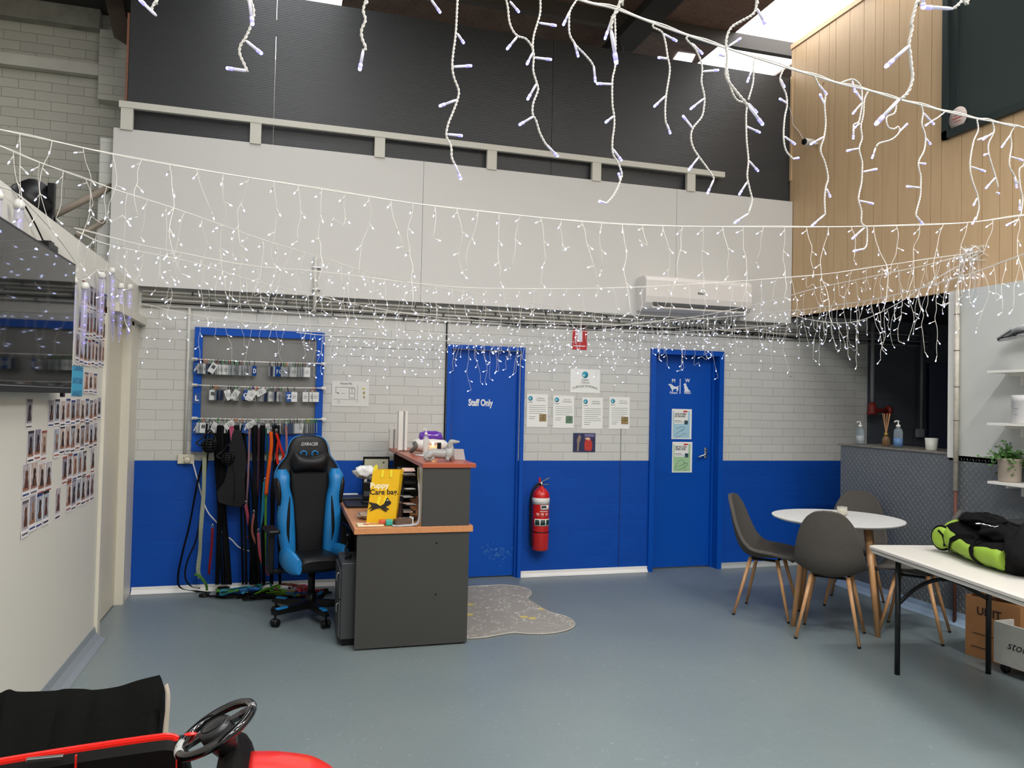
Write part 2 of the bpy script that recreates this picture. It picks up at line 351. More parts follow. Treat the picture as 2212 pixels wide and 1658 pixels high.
# --- left partition with the wall boards and the far door
XL = -1.17; PT = 2.505; yj = 5.72
w = MB(); w.box((XL-.1, -5, 0), (XL, yj, PT)); w.box((XL-.1, yj, 2.2), (XL, D, PT)); w.box((XL-.1, 6.66, 0), (XL, D, 2.2))
struct(w.build('wall_left', M_part))
w = MB()      # door frame
w.box((XL-.12, yj-.012, 0), (XL+.02, yj+.06, 2.2)); w.box((XL-.12, 6.6, 0), (XL+.012, 6.68, 2.2)); w.box((XL-.12, 6.7, 0), (XL+.004, D-.005, 2.18)); w.box((XL-.12, yj-.012, 2.16), (XL+.012, 6.68, 2.2)); w.box((XL, 5.85, 2.19), (XL+.06, D-.01, 2.25))
f = struct(w.build('trim_5', mat('door frame cream', 'cfcabb', .4)))
struct(MB().box((XL-.09, yj+.06, .01), (XL-.05, 6.6, 2.16)).build('door_1', M_cream))
# coved skirtings
def cove(name, pts, m, h=.09, d=.06):
    """pts: list of (x,y) foot line; profile leans from wall to floor, n = normal"""
    (x0, y0), (x1, y1) = pts; v = Vector((x1-x0, y1-y0, 0)).normalized(); n = Vector((v.y, -v.x, 0)); rings = []
    for q_ in ((x0, y0), (x1, y1)):
        b = Vector((q_[0], q_[1], 0)); rings.append([b+n*0+Vector((0, 0, 0)), b+n*d+Vector((0, 0, .002)), b+n*d*.55+Vector((0, 0, h*.2)), b+n*d*.2+Vector((0, 0, h*.55)), b+n*.006+Vector((0, 0, h)), b+Vector((0, 0, h))])
    return struct(MB().loft(rings, sm=False).build(name, m))
cove('baseboard_left', [(XL, -4), (XL, yj-.012)], M_floorc, .085, .075)
M_skirt = mat('white vinyl skirting', 'e2e1dc', .25)
cove('baseboard_back_1', [(XL+.012, D), (SX0, D)], M_skirt, .055, .04)
cove('baseboard_back_2', [(SX1, D), (TX0, D)], M_skirt, .055, .04)
cove('baseboard_back_3', [(TX1, D), (10, D)], mat('grey skirting', 'a9adab', .4), .055, .03)
# --- doors in the back wall
def back_door(n, x0, x1, z1, fw, depth, recess):
    w = MB(); w.box((x0, D-.03, 0), (x0+fw, D+depth, z1)); w.box((x1-fw, D-.03, 0), (x1, D+depth, z1)); w.box((x0+fw, D-.03, z1-fw), (x1-fw, D+depth, z1))
    w.box((x0+fw, D+recess-.03, 0), (x0+fw+.02, D+recess, z1-fw)); w.box((x1-fw-.02, D+recess-.03, 0), (x1-fw, D+recess, z1-fw))
    struct(w.build('trim_%d' % (5+n), M_blue))
    leaf = struct(MB().box((x0+fw+.003, D+recess, .012), (x1-fw-.003, D+recess+.04, z1-fw-.003)).build('door_%d' % n, M_blue))
    return leaf, D+recess
d2, y2 = back_door(2, SX0, SX1, SZ1, .035, .16, .04)
d3, y3 = back_door(3, TX0, TX1, TZ1, .05, .2, .1)
c0 = W(1038, 870, Y=y2); text('Staff Only', .085, FAR(c0.x, y2-.001, c0.z), M_paper, d2, w=W(1065, 870, Y=y2).x-W(1012, 870, Y=y2).x, bold=.035)
# scuffs low on the staff door
w = MB(); rr = random.Random(3)
for k in range(60):
    p = W(rr.gauss(1075, 18), rr.gauss(1192, 9), Y=y2-.001); s_ = rr.uniform(.002, .007); w.box((p.x-s_*1.6, p.y, p.z-s_*.5), (p.x+s_*1.6, p.y+.0008, p.z+s_*.5))
w.build('scuff_marks', mat('scuff', '3f74b0', .6), d2)
# toilet door: signs, posters, handle
M_sign = mat('white vinyl sign', 'dfe3ea', .5)
def T3(t, x, y, s, **k): p = W(x, y, Y=y3); return text(t, s, FAR(p.x, y3-.001, p.z), M_sign, d3, **k)
T3('M', 1455, 822, .05, bold=.03); T3('W', 1485, 822, .05, bold=.03); T3('Pointers', 1455, 848, .032, bold=.02, w=.085); T3('Setters', 1485, 848, .032, bold=.02, w=.075)
# dog silhouettes in outline
def sil(pts, name): 
    P = [W(x/3.948+1100, y/3.948+800, Y=y3) for x, y in pts]
    MB().prism([(p.x, p.z) for p in P], basis((0, y3-.0015, 0), (1, 0, 0), (0, 0, 1)), .001).build(name, M_sign, d3)
sil([(1352, 118), (1375, 113), (1390, 122), (1405, 135), (1425, 138), (1448, 128), (1440, 143), (1442, 160), (1435, 178), (1425, 178), (1428, 160), (1418, 155), (1398, 160), (1395, 178), (1385, 178), (1386, 158), (1376, 150), (1372, 132)], 'pointer_dog_sign')
sil([(1490, 112), (1500, 108), (1508, 113), (1510, 126), (1520, 145), (1530, 165), (1548, 176), (1530, 181), (1490, 181), (1496, 165), (1490, 145), (1492, 128), (1484, 125)], 'setter_dog_sign')
p = W(1469, 834, Y=y3); MB().box((p.x-.004, y3-.002, p.z-.075), (p.x+.004, y3, p.z+.075)).build('divider_line', M_sign, d3)
hp = W(1524, 978, Y=y3); M_chr = mat('chrome', 'd8d9da', .15, 1)
h = MB().rbox((hp.x-.018, y3-.012, hp.z-.055), (hp.x+.018, y3, hp.z+.055), .008).build('handle_plate', M_chr, d3)
MB().tube([(hp.x, y3-.01, hp.z), (hp.x, y3-.05, hp.z), (hp.x-.03, y3-.055, hp.z-.01), (hp.x-.11, y3-.05, hp.z-.04)], .009, 8).build('door_handle', M_chr, d3)
# --- right side: mezzanine wall, opening, checker plate, white wall
XR = 5.0
zb = 2.57; zt = 5.42
sm = [205, 238, 330, 440, 530, 585, 703, 825, 922, 995, 1130, 1288, 1408, 1500, 1672, 1850, 2000, 2110, 2211]
ys = [W(1652+x/3.948, 560, X=XR).y for x in sm]; ys[0] = D-.02
while ys[-1] > -4: ys.append(ys[-1]-(.15 if len(ys) % 2 else .1))
wy0, wy1, wz0 = 4.93, 3.2, 3.79       # window in the mezzanine wall
w = MB()
for a, b in zip(ys, ys[1:]):
    g = .0025
    if b < wy0 and a > wy1:
        w.box((XR, b+g, zb), (XR+.03, a-g, wz0))
    else: w.box((XR, b+g, zb), (XR+.03, a-g, zt))
w.box((XR+.028, D, zb), (XR+.12, -4, zt if 0 else wz0)); w.box((XR+.028, D, wz0), (XR+.12, wy0, zt)); w.box((XR+.028, wy1, wz0), (XR+.12, -4, zt))
w.box((XR-.012, D-.02, zt-.03), (XR+.12, -4, zt+.02)); w.box((XR-.01, D-.05, 4.0), (XR, D-.02, 5.1))
struct(w.build('wall_right', M_wood))
struct(MB().box((XR+.125, -4, 2.6), (10, D, 2.75)).box((XR+.02, -4, zb), (XR+.12, D, zb+.02)).build('ceiling_mezzanine', mat('dark timber floor', '23211f', .8)))
M_wf = mat('window frame dark green', '26302f', .4); M_dg = mat('dark glass', '3a4341', .12, spec=.5)
wn = struct(MB().box((XR-.04, wy0-.05, wz0), (XR+.05, wy0, 5.3)).box((XR-.04, wy1, wz0), (XR+.05, wy0, wz0+.06)).box((XR-.04, wy1, 5.2), (XR+.05, wy0, 5.3)).box((XR-.04, wy1, wz0), (XR+.05, wy1+.05, 5.3)).box((XR-.02, wy0-.13, wz0+.06), (XR+.03, wy0-.05, 5.2)).build('window_4', M_wf))
MB().box((XR+.005, wy1+.05, wz0+.06), (XR+.015, wy0-.05, 5.2)).build('window_pane', M_dg, wn)
p = W(2074, 255, X=XR); st = MB().lathe([(.001, 0), (.085, 0), (.085, .002), (.001, .002)], (XR-.022, p.y, p.z), 28, axis=(-1, 0, 0)).build('round_sticker', mat('sticker', 'c9b8b0', .5)); tag(st, 'round pale sticker in the corner of the dark upper window', 'sticker')
text('Tinkerbell', .04, RIGHT(XR-.026, p.y, p.z), mat('red print', 'a5473f', .6), st, shear=.3) if 0 else MB().box((XR-.0255, p.y-.05, p.z-.005), (XR-.0245, p.y+.05, p.z+.004)).box((XR-.0255, p.y-.035, p.z+.018), (XR-.0245, p.y+.035, p.z+.025)).box((XR-.0255, p.y-.03, p.z-.03), (XR-.0245, p.y+.03, p.z-.024)).build('lettering', mat('red print', 'a5473f', .6), st)
# white wall below
yo = 4.87
struct(MB().box((XR, -4, 1.25), (XR+.06, yo, zb)).build('wall_right_lower', mat('cool white board', 'c3c5c0', .45, bump=.03, bscale=50)))
struct(MB().box((XR-.012, yo-.08, 1.27), (XR+.09, yo+.004, zb)).build('trim_9', M_wh))
# diamond tread plate, real raised bars
M_tread = mat('grey tread plate', '6d7274', .4, .25, var=.1, vscale=1.5)
w = MB(); w.box((XR, -4, .05), (XR+.04, 6.1, 1.29)); st_ = .0265
for i in range(int(5.2/st_)):
    for j in range(int(1.24/st_)):
        yc = 6.09-(i+.5)*st_; zc = .06+(j+.5)*st_; a = radians(58 if (i+j) % 2 else 122)
        u = Vector((0, cos(a), sin(a)))*.0125; v_ = Vector((0, -sin(a), cos(a)))*.0028; c_ = Vector((XR, yc, zc)); t_ = Vector((-.0022, 0, 0))
        w.add([c_-u, c_-v_, c_+u, c_+v_, c_-u*.45+t_, c_+u*.45+t_], [(0, 4, 3), (3, 4, 5), (3, 5, 2), (0, 1, 4), (1, 5, 4), (1, 2, 5)])
struct(w.build('wall_right_plate', M_tread))
ct = MB().box((XR-.01, yo, 1.2925), (XR+.5, 6.13, 1.306)).box((XR+.045, yo, .0), (XR+.1, 6.1, 1.2925)).box((XR+.1, 6.02, 0), (XR+.5, 6.1, 1.2925))
tag(ct.build('counter_top', mat('worn grey counter', '77736c', .5, var=.2, vscale=20)), 'worn grey counter top on the tread plate front by the dark opening', 'counter')
cove('baseboard_right', [(XR, 6.1), (XR, -4)], mat('pale blue cove', '8ea3b8', .35), .09, .07)
# pipe running down the post
tb = MB().tube([(XR-.03, 4.775, zb), (XR-.03, 4.775, 1.02)], .019, 10).build('wall_pipe', mat('cream pipe', 'b8b2a4', .5, var=.15, vscale=14))
tag(tb, 'thin cream pipe running down the white post beside the opening', 'pipe')
for z in (2.38, 2.1, 1.82, 1.56, 1.24): MB().lathe([(.0195, -.004), (.0215, -.003), (.0215, .003), (.0195, .004)], (XR-.03, 4.775, z), 10).build('joint_ring', mat('ring grey', '6e675c', .5), tb)
tag(MB().tube([(XR-.03, 4.775, 1.02), (XR-.03, 4.775, 0)], .014, 10).build('rusty_pipe', mat('rusty pipe', '6b4236', .7, var=.2)), 'rusty brown lower pipe in front of the tread plate', 'pipe')
# dark room behind the opening
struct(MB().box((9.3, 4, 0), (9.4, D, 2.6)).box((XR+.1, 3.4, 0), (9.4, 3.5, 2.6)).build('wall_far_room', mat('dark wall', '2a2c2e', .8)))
a = W(2003, 785, Y=D); struct(MB().box((a.x, D-.03, 0), (a.x+.85, D+.01, a.z)).build('door_4', mat('navy door', '04163c', .4)))
# other warehouse walls behind the camera
struct(MB().box((-6.1, -7.1, 0), (10, -7, 5.6)).build('wall_front', M_part))
struct(MB().box((-6.1, -7, 0), (-6, 8, 5.6)).build('wall_far_left', M_brick2))
struct(MB().box((XR+.12, -7, 0), (XR+.2, -4, 5.6)).build('wall_rear_right', M_part))
# steel brace rods beyond the partition
for i, (p, q_) in enumerate((((105, 470), (242, 402)), ((165, 510), (225, 478)))):
    tag(MB().tube([W(*p, Y=6.75), W(*q_, Y=6.95)], .028 if i == 0 else .02, 8).build('wall_brace', mat('grey brace', '8b8173', .5)), ('long' if i == 0 else 'short lower')+' grey diagonal brace behind the left partition top', 'brace')
# ceiling lamps behind the camera (linear battens) with their own light
M_tube = mat('lamp diffuser', 'ffffff', .4, emit='fff7ea', estr=6)
LAMPS = [(1.2, -1.2, 5.2), (3.6, -1.2, 5.2), (1.2, 1.6, 5.2), (3.6, 1.6, 5.2), (1.2, 4.4, 5.2)]
for i, (x, y, z) in enumerate(LAMPS[:4]):
    e = empty('batten_lamp', (x, y, z), 0, 'long white batten lamp under the roof, %s of those behind the camera' % ordn(i), 'lamp', 'roof batten lamps')
    MB().rbox((x-.7, y-.06, z+.02), (x+.7, y+.06, z+.1), .01).build('housing', M_wh, e); MB().rbox((x-.68, y-.05, z-.02), (x+.68, y+.05, z+.02), .01).build('diffuser', M_tube, e)
    [MB().tube([(x+k, y, z+.1), (x+k, y, ZR)], .004, 5).build('hanging_wire', M_steel, e) for k in (-.5, .5)]
    area('lamp_light', (x, y, z-.04), (1.36, .12), 118, (1, .985, .965))
# ================================================================== RECEPTION DESK
dx0, dx1, dy0, dy1 = .47, 1.213, 5.1, 6.86
e = empty('reception_desk', (.8, 5.9, 0), 0, 'charcoal reception desk with timber tops and a raised counter, in front of the staff door', 'desk')
MB().box((dx0, dy0, .012), (dx1, dy0+.02, .75)).build('end_panel', M_char, e)
MB().box((dx0+.02, dy1-.02, .012), (dx1, dy1, .75)).build('back_panel', M_char, e)
MB().box((dx1-.02, dy0+.02, .012), (dx1, dy1-.02, .75)).build('side_panel', M_char, e, bevel=.001)
MB().box((.45, dy0-.012, .75), (1.236, dy1, .79)).build('desktop', M_beech, e, bevel=.002)
MB().box((.889, dy0, .79), (1.212, dy0+.02, 1.178)).build('hutch_end_panel', M_char, e, bevel=.001)
MB().box((.905, dy0+.02, .79), (.92, dy0+.26, 1.17)).build('hutch_divider', M_wh, e)
MB().box((1.19, dy0+.02, .79), (1.212, 6.8, 1.178)).build('hutch_back_panel', M_char, e)
MB().box((.92, 6.75, .79), (1.19, 6.78, 1.178)).build('hutch_back_end', mat('dark inside', '1d1d1e', .6), e)
MB().box((.883, dy0-.012, 1.178), (1.247, 6.84, 1.207)).build('counter_shelf', M_cherry, e, bevel=.002)
for x, z in ((1143/1, 1.0),): pass
for px, py in ((943, 1172), (941, 1283)):
    p = W(px, py, Y=dy0); MB().lathe([(.006, 0), (.006, .002), (.001, .0025)], (p.x, dy0-.002, p.z), 10, axis=(0, -1, 0)).build('screw_cap', M_black, e)
# drawer pedestal
e = empty('drawer_pedestal', (.44, 5.45, 0), 0, 'dark grey metal drawer pedestal beside the desk end panel', 'cabinet')
MB().rbox((.385, 5.2, .05), (.78, 5.6, .545), .006).build('body', mat('pedestal grey', '3c3e40', .4), e)
MB().box((.40, 5.23, 0), (.77, 5.58, .05)).build('plinth', M_black, e)
for z0, z1 in ((.06, .30), (.31, .50)):
    d = MB().rbox((.372, 5.21, z0), (.385, 5.59, z1), .004).build('drawer', MATS['pedestal grey'], e)
    MB().tube([(.372, 5.24, z1-.02), (.36, 5.24, z1-.03), (.36, 5.24, z1-.07), (.372, 5.24, z1-.08)], .004, 6).build('handle', M_steel, d)
# ------------------------------------------------------------------ gaming chair
def tub(m, pts, r, **k): m.tube(pts, r, **k)
gx, gy, grz = .2, 6.06, radians(11)
M_gblk = mat('black leatherette', '0f1012', .42, spec=.35, bump=.08, bscale=200); M_gblu = mat('blue leatherette', '1a76b4', .38, bump=.05, bscale=150)
e = empty('gaming_chair', (gx, gy, 0), grz, 'black and bright blue racing style office chair facing the room left of the desk', 'chair'); gch = e
def strip(m, rows, mi=0, n=14, p=2.6):
    """rows: (z, xl, xr, yfront, yback) -> superellipse rings"""
    rg = []
    for z, a, b, f, k in rows:
        cx, cy, hx, hy = (a+b)/2, (f+k)/2, abs(b-a)/2, abs(k-f)/2
        r = []
        for j in range(n):
            t = 2*pi*j/n; c_, s_ = cos(t), sin(t)
            r.append(Vector((cx+hx*math.copysign(abs(c_)**(2/p), c_), cy+hy*math.copysign(abs(s_)**(2/p), s_), z)))
        rg.append(r)
    return m.loft(rg, mi)
def dens(rows, k=4):
    o = smooth([Vector(r[:3]) for r in rows], k); o2 = smooth([Vector((r[3], r[4], 0)) for r in rows], k)
    return [(a.x, a.y, a.z, b.x, b.y) for a, b in zip(o, o2)]
# front is local -y. backrest half widths by height
BR = [(.42, -.17, .17, -.02, .08), (.55, -.2, .2, .0, .1), (.7, -.215, .215, .02, .12), (.84, -.215, .215, .04, .14), (.96, -.235, .235, .05, .15), (1.05, -.245, .245, .06, .15), (1.13, -.215, .215, .07, .15), (1.2, -.165, .165, .07, .15), (1.28, -.145, .145, .08, .15), (1.335, -.11, .11, .09, .15), (1.357, -.05, .05, .1, .14)]
strip(MB(), dens(BR), n=20, p=3.5).build('backrest', M_gblk, e, world=False)
strip(MB(), dens([(.46, -.09, .09, -.045, .0), (.6, -.10, .10, -.035, .02), (.8, -.118, .118, -.005, .04), (1.0, -.138, .138, .02, .06), (1.1, -.14, .14, .035, .08)]), n=16, p=4).build('centre_panel', mat('black perforated', '111214', .6, spec=.25, bump=.2, bscale=500), e, world=False)
for s in (-1, 1):
    rows = [(.43, s*.1, s*.185, -.06, .03), (.56, s*.1, s*.215, -.06, .05), (.72, s*.108, s*.232, -.05, .07), (.86, s*.12, s*.225, -.035, .08), (.97, s*.145, s*.245, -.03, .1), (1.05, s*.145, s*.252, -.015, .11), (1.1, s*.165, s*.225, .02, .11)]
    sb = strip(MB(), dens(rows), n=14, p=2.8).build('side_bolster', M_gblu, e, world=False)
    pt = [(.99, .225), (1.03, .257), (.95, .256), (.86, .238), (.83, .228), (.9, .222)] if 1 else 0
    strip(MB(), dens([(.84, s*.214, s*.236, -.035, .05), (.92, s*.205, s*.248, -.04, .08), (1.0, s*.212, s*.258, -.03, .1), (1.04, s*.232, s*.25, -.01, .08)]), n=10).build('bolster_patch', M_gblk, sb, world=False)
    strip(MB(), dens([(.56, s*.15, s*.158, -.064, .0), (.64, s*.15, s*.178, -.063, .0), (.78, s*.148, s*.172, -.055, .0), (.9, s*.15, s*.156, -.04, .0)]), n=10).build('bolster_slot', M_gblk, sb, world=False)
pl = dens(BR, 6)
edge = [Vector((b, f+.02, z)) for z, a_, b, f, k in pl][2:-1]; edge = edge+[Vector((-v.x, v.y, v.z)) for v in edge[::-1]]
MB().tube([(v.x*1.012, v.y-.004, v.z) for v in edge], .004, 6).build('piping', M_gblu, e, world=False)
# head pillow and eyelets
pb = MB(); rg = []
for i in range(13):
    x = -.135+.27*i/12; k = abs(x)/.135; hh = .06+.03*k**2; zc = 1.18+.02*k**2-(0 if k < .9 else 0); dd = .05*sqrt(max(.05, 1-k**4))
    hh *= (1 if k < .95 else .55)
    rg.append([Vector((x, .035+dd*cos(t)-.01, zc+hh*sin(t)-.035)) for t in [2*pi*j/14 for j in range(14)]])
pb.loft(rg).build('head_pillow', M_gblk, e, world=False)
for s in (-1, 1): MB().tube([(s*.042+.022*cos(t), .066, 1.215+.022*sin(t)) for t in [pi*2*j/16 for j in range(17)]], .006, 6).build('eyelet_ring', M_gblu, e, world=False)
text('DXRACER', .035, full(e) @ basis((0, .071, 1.29), (1, 0, 0), (0, .1, 1)), mat('logo grey', 'a9abad', .4), e, w=.125, bold=.03, shear=.3)
# seat
pb = MB(); rg = []
for y, hw, z0, z1 in ((.06, .15, .40, .50), (-.06, .16, .39, .495), (-.2, .165, .38, .505), (-.32, .165, .38, .51), (-.38, .15, .395, .5), (-.4, .12, .42, .48)):
    rg.append([Vector((hw*math.copysign(abs(cos(t))**.6, cos(t)), y, (z0+z1)/2+(z1-z0)/2*math.copysign(abs(sin(t))**.7, sin(t)))) for t in [2*pi*j/18 for j in range(18)]])
pb.loft(rg).build('seat', M_gblk, e, world=False)
for s in (-1, 1):
    pb = MB(); rg = []
    for y, xa, xb, za, zb_ in ((.04, .14, .2, .40, .52), (-.1, .15, .235, .39, .545), (-.24, .15, .24, .385, .56), (-.33, .145, .22, .38, .545), (-.39, .13, .17, .39, .5)):
        rg.append([Vector((s*((xa+xb)/2+(xb-xa)/2*cos(t)), y, (za+zb_)/2+(zb_-za)/2*sin(t))) for t in [2*pi*j/12 for j in range(12)]])
    pb.loft(rg).build('seat_bolster', M_gblu, e, world=False)
    ar = MB().rbox((s*.29-.045, -.22, .655), (s*.29+.045, .04, .685), .02).build('armrest_pad', M_black, e, world=False)
    MB().rbox((s*.29-.022, -.13, .36), (s*.29+.022, -.06, .655), .01).rbox((min(s*.12, s*.3), -.12, .35), (max(s*.12, s*.3), -.07, .38), .01).build('armrest_post', M_black, ar, world=False)
MB().lathe([(.09, .36), (.09, .39), (.03, .385)], (0, -.12, 0), 12).lathe([(.026, .16), (.026, .37)], (0, -.12, 0), 12).lathe([(.04, .08), (.035, .2)], (0, -.12, 0), 12).build('gas_column', M_black, e, world=False)
for k in range(5):
    a = radians(205+72*k); u = Vector((cos(a), sin(a), 0)); v_ = Vector((-sin(a), cos(a), 0)); c_ = Vector((0, -.12, 0)); rg = []
    for d, hw, z, h in ((.03, .03, .11, .06), (.15, .026, .105, .045), (.3, .02, .1, .03), (.325, .016, .1, .02)):
        rg.append([c_+u*d+v_*hw+Vector((0, 0, z-h/2)), c_+u*d+v_*hw*.7+Vector((0, 0, z+h/2)), c_+u*d-v_*hw*.7+Vector((0, 0, z+h/2)), c_+u*d-v_*hw+Vector((0, 0, z-h/2))])
    lg = MB().loft(rg, sm=False).build('base_leg', M_black, e, world=False)
    q0 = c_+u*.25; MB().rbox((-.045, -.018, 0), (.045, .018, .012), .008, M=Matrix.Translation(q0+Vector((.0, 0, .118))) @ Matrix.Rotation(a, 4, 'Z')).build('foot_cap', M_gblu, lg, world=False)
    cs = MB(); cw = c_+u*.3
    for s in (-1, 1): cs.lathe([(.0, -.01), (.026, -.01), (.03, 0), (.026, .01), (.0, .01)], (cw.x+v_.x*s*.016, cw.y+v_.y*s*.016, .031), 14, axis=v_)
    cs.tube([cw+Vector((0, 0, .03)), cw+Vector((0, 0, .09))], .008, 6).build('castor', M_black, lg, world=False)
gch.scale = (1.02, 1.02, .985)
# ------------------------------------------------------------------ bone mat
zed = [(1000, 1268), (1040, 1265), (1085, 1263), (1120, 1266), (1143, 1273), (1148, 1283), (1140, 1292), (1150, 1300), (1180, 1318), (1200, 1325), (1225, 1332), (1240, 1343), (1238, 1354), (1215, 1363), (1180, 1368), (1140, 1368), (1110, 1366), (1080, 1370), (1045, 1376), (1005, 1378), (960, 1374)]
pts = smooth([W(x, y, Z=.006) for x, y in zed], 5); poly = [(p.x, p.y) for p in pts]
q = NB('grey doodle mat'); q.xyz(); v1 = q.node('ShaderNodeTexVoronoi', Scale=17, _feature='DISTANCE_TO_EDGE'); nz = q.node('ShaderNodeTexNoise', Scale=16, Detail=1); q.l.new(q.tc, nz.inputs['Vector'])
ln = q.math('LESS_THAN', q.math('ABSOLUTE', q.math('SUBTRACT', nz.outputs['Fac'], .5)), .012); gate = q.math('GREATER_THAN', q.noise(9, 1), .5)
v2 = q.node('ShaderNodeTexVoronoi', Scale=5.5); q.l.new(q.tc, v2.inputs['Vector']); yel = q.math('LESS_THAN', v2.outputs['Distance'], .19)
c = q.mix(q.math('MULTIPLY', ln, gate), srgb('8f8b85'), srgb('d3d0c8')); c = q.mix(q.math('MULTIPLY', yel, .75), c, srgb('cdb84f')); q.l.new(c, q.b.inputs['Base Color']); q.b.inputs['Roughness'].default_value = .8
mt = MB().prism(poly, Matrix.Translation((0, 0, .001)), .006).build('bone_shaped_mat', q.m); tag(mt, 'grey bone shaped floor mat with white and yellow doodles beside the desk', 'mat')
MB().tube([(x, y, .007) for x, y in poly+poly[:1]], .004, 5).build('mat_edge', mat('mat binding', 'b9b3a6', .7), mt)
# ------------------------------------------------------------------ round table
tx, ty, tz, tr = 4.08, 5.01, .8, .475
e = empty('round_table', (tx, ty, 0), 0, 'round white table on four timber legs among the grey chairs', 'table')
MB().lathe([(.0, tz-.022), (tr-.03, tz-.022), (tr-.008, tz-.014), (tr, tz-.005), (tr, tz), (.0, tz)], (tx, ty, 0), 72).flat().build('tabletop', mat('white laminate', 'dcdcd8', .3), e)
feet = [(3.69, 5.0), (4.13, 4.625), (4.5, 5.03), (4.06, 5.41)]
for x, y in feet:
    tp = Vector((tx+(x-tx)*.72, ty+(y-ty)*.72, tz-.03)); MB().tube([tp, (x, y, 0)], [.026, .018], 12).build('leg', M_leg, e)
MB().rbox((tx-.2, ty-.02, tz-.05), (tx+.2, ty+.02, tz-.022), .005, M=Matrix.Translation((tx, ty, 0)) @ Matrix.Rotation(.8, 4, 'Z') @ Matrix.Translation((-tx, -ty, 0))).rbox((tx-.2, ty-.02, tz-.05), (tx+.2, ty+.02, tz-.022), .005, M=Matrix.Translation((tx, ty, 0)) @ Matrix.Rotation(-.8, 4, 'Z') @ Matrix.Translation((-tx, -ty, 0))).build('cross_frame', M_black, e)
def jar_candle(name, c, r, h, label, m_in, lvl=.6, lit=False):
    e = empty(name, c, 0, label, 'candle')
    x, y, z = c
    MB().lathe([(r*.9, z+.002), (r, z+.006), (r, z+h), (r*.93, z+h), (r*.93, z+.01), (.0, z+.01), (0, z+.002)], (x, y, 0), 20).build('glass_jar', mat('clear glass', 'f2f6f5', .03, trans=.9, alpha=.5), e)
    MB().lathe([(0, z+.011), (r*.92, z+.011), (r*.92, z+h*lvl), (0, z+h*lvl)], (x, y, 0), 20).build('wax', m_in, e)
    if lit:
        MB().lathe([(0, 0), (.005, .006), (.006, .014), (.0005, .032)], (x, y, z+h*lvl+.004), 8).build('flame', mat('flame', 'ffd27a', .5, emit='ffc26a', estr=40), e)
    return e
M_wax = mat('cream wax', 'e6dcc2', .5, emit='e6c890', estr=.12)
p = W(1819, 1113, Z=tz); jar_candle('jar_candle', (p.x, p.y, tz), .038, .07, 'small glass jar candle on the round white table', M_wax, .75)
# ------------------------------------------------------------------ shell chairs
M_fab = mat('grey brown chair fabric', '4d4944', .85, bump=.25, bscale=350, var=.06, vscale=60)
def shell_chair():
    e = empty('dining_chair', (0, 0, 0)); m = MB(); nu, nv = 16, 28; rows = []
    prof = smooth([Vector((0, -.235, .455)), Vector((0, -.2, .475)), Vector((0, -.08, .465)), Vector((0, .06, .45)), Vector((0, .155, .475)), Vector((0, .215, .56)), Vector((0, .25, .7)), Vector((0, .27, .8)), Vector((0, .282, .875)), Vector((0, .288, .912)), Vector((0, .29, .925))], 4)
    hw = smooth([Vector((0, a, 0)) for a in (.17, .225, .24, .24, .238, .228, .205, .175, .132, .08, .02)], 4); cup = smooth([Vector((0, a, 0)) for a in (.0, .015, .05, .08, .1, .085, .055, .04, .02, .005, .0)], 4)
    for p_, h_, c_ in zip(prof, hw, cup):
        r = []; i_ = prof.index(p_); t = (prof[min(i_+1, len(prof)-1)]-prof[max(i_-1, 0)]).normalized(); nrm = Vector((0, -t.z, t.y))
        for k in range(nu+1):
            u = -1+2*k/nu; s_ = math.sin(u*pi/2); r.append(p_+Vector((h_.y*s_, 0, 0))+nrm*c_.y*(abs(s_)**2.2))
        rows.append(r)
    m.loft(rows, closed=False); m.build('seat_shell', M_fab, e, world=False, solid=.028, sub=1)
    for sx, sy in ((-1, -1), (1, -1), (-1, 1), (1, 1)):
        m = MB().tube([(sx*.12, sy*.1, .45), (sx*.205, sy*.205-.0, .012)], [.016, .0105], 10).build('leg', M_leg, e, world=False)
        MB().tube([(sx*.205, sy*.205, .014), (sx*.206, sy*.207, 0)], .011, 10).build('foot_cap', M_black, m, world=False)
    MB().tube([(-.12, -.1, .44), (.12, -.1, .44), (.12, .1, .44), (-.12, .1, .44), (-.12, -.1, .44)], .01, 6).build('under_frame', M_black, e, world=False)
    return e
def copy_tree(o, parent=None):
    c_ = o.copy(); COL.objects.link(c_); c_.parent = parent
    for ch in [x for x in o.children]: copy_tree(ch, c_)
    return c_
proto = shell_chair()
CH = [(3.71, 5.36, (.68, -.72), 'grey fabric dining chair left of the round table, seen from the side'),
      (3.8, 4.72, (.70, .70), 'grey fabric dining chair nearest the camera with its back to us'),
      (4.46, 4.64, (-.62, .78), 'grey fabric dining chair half hidden behind the folding table'),
      (4.62, 5.45, (-.72, -.69), 'grey fabric dining chair behind the round table beside the tread plate')]
for i, (x, y, d, lab) in enumerate(CH):
    c_ = proto if i == 0 else copy_tree(proto)
    c_.location = (x, y, 0); c_.rotation_euler = (0, 0, math.atan2(d[1], d[0])+pi/2); tag(c_, lab, 'chair', 'grey shell chairs around the round table')
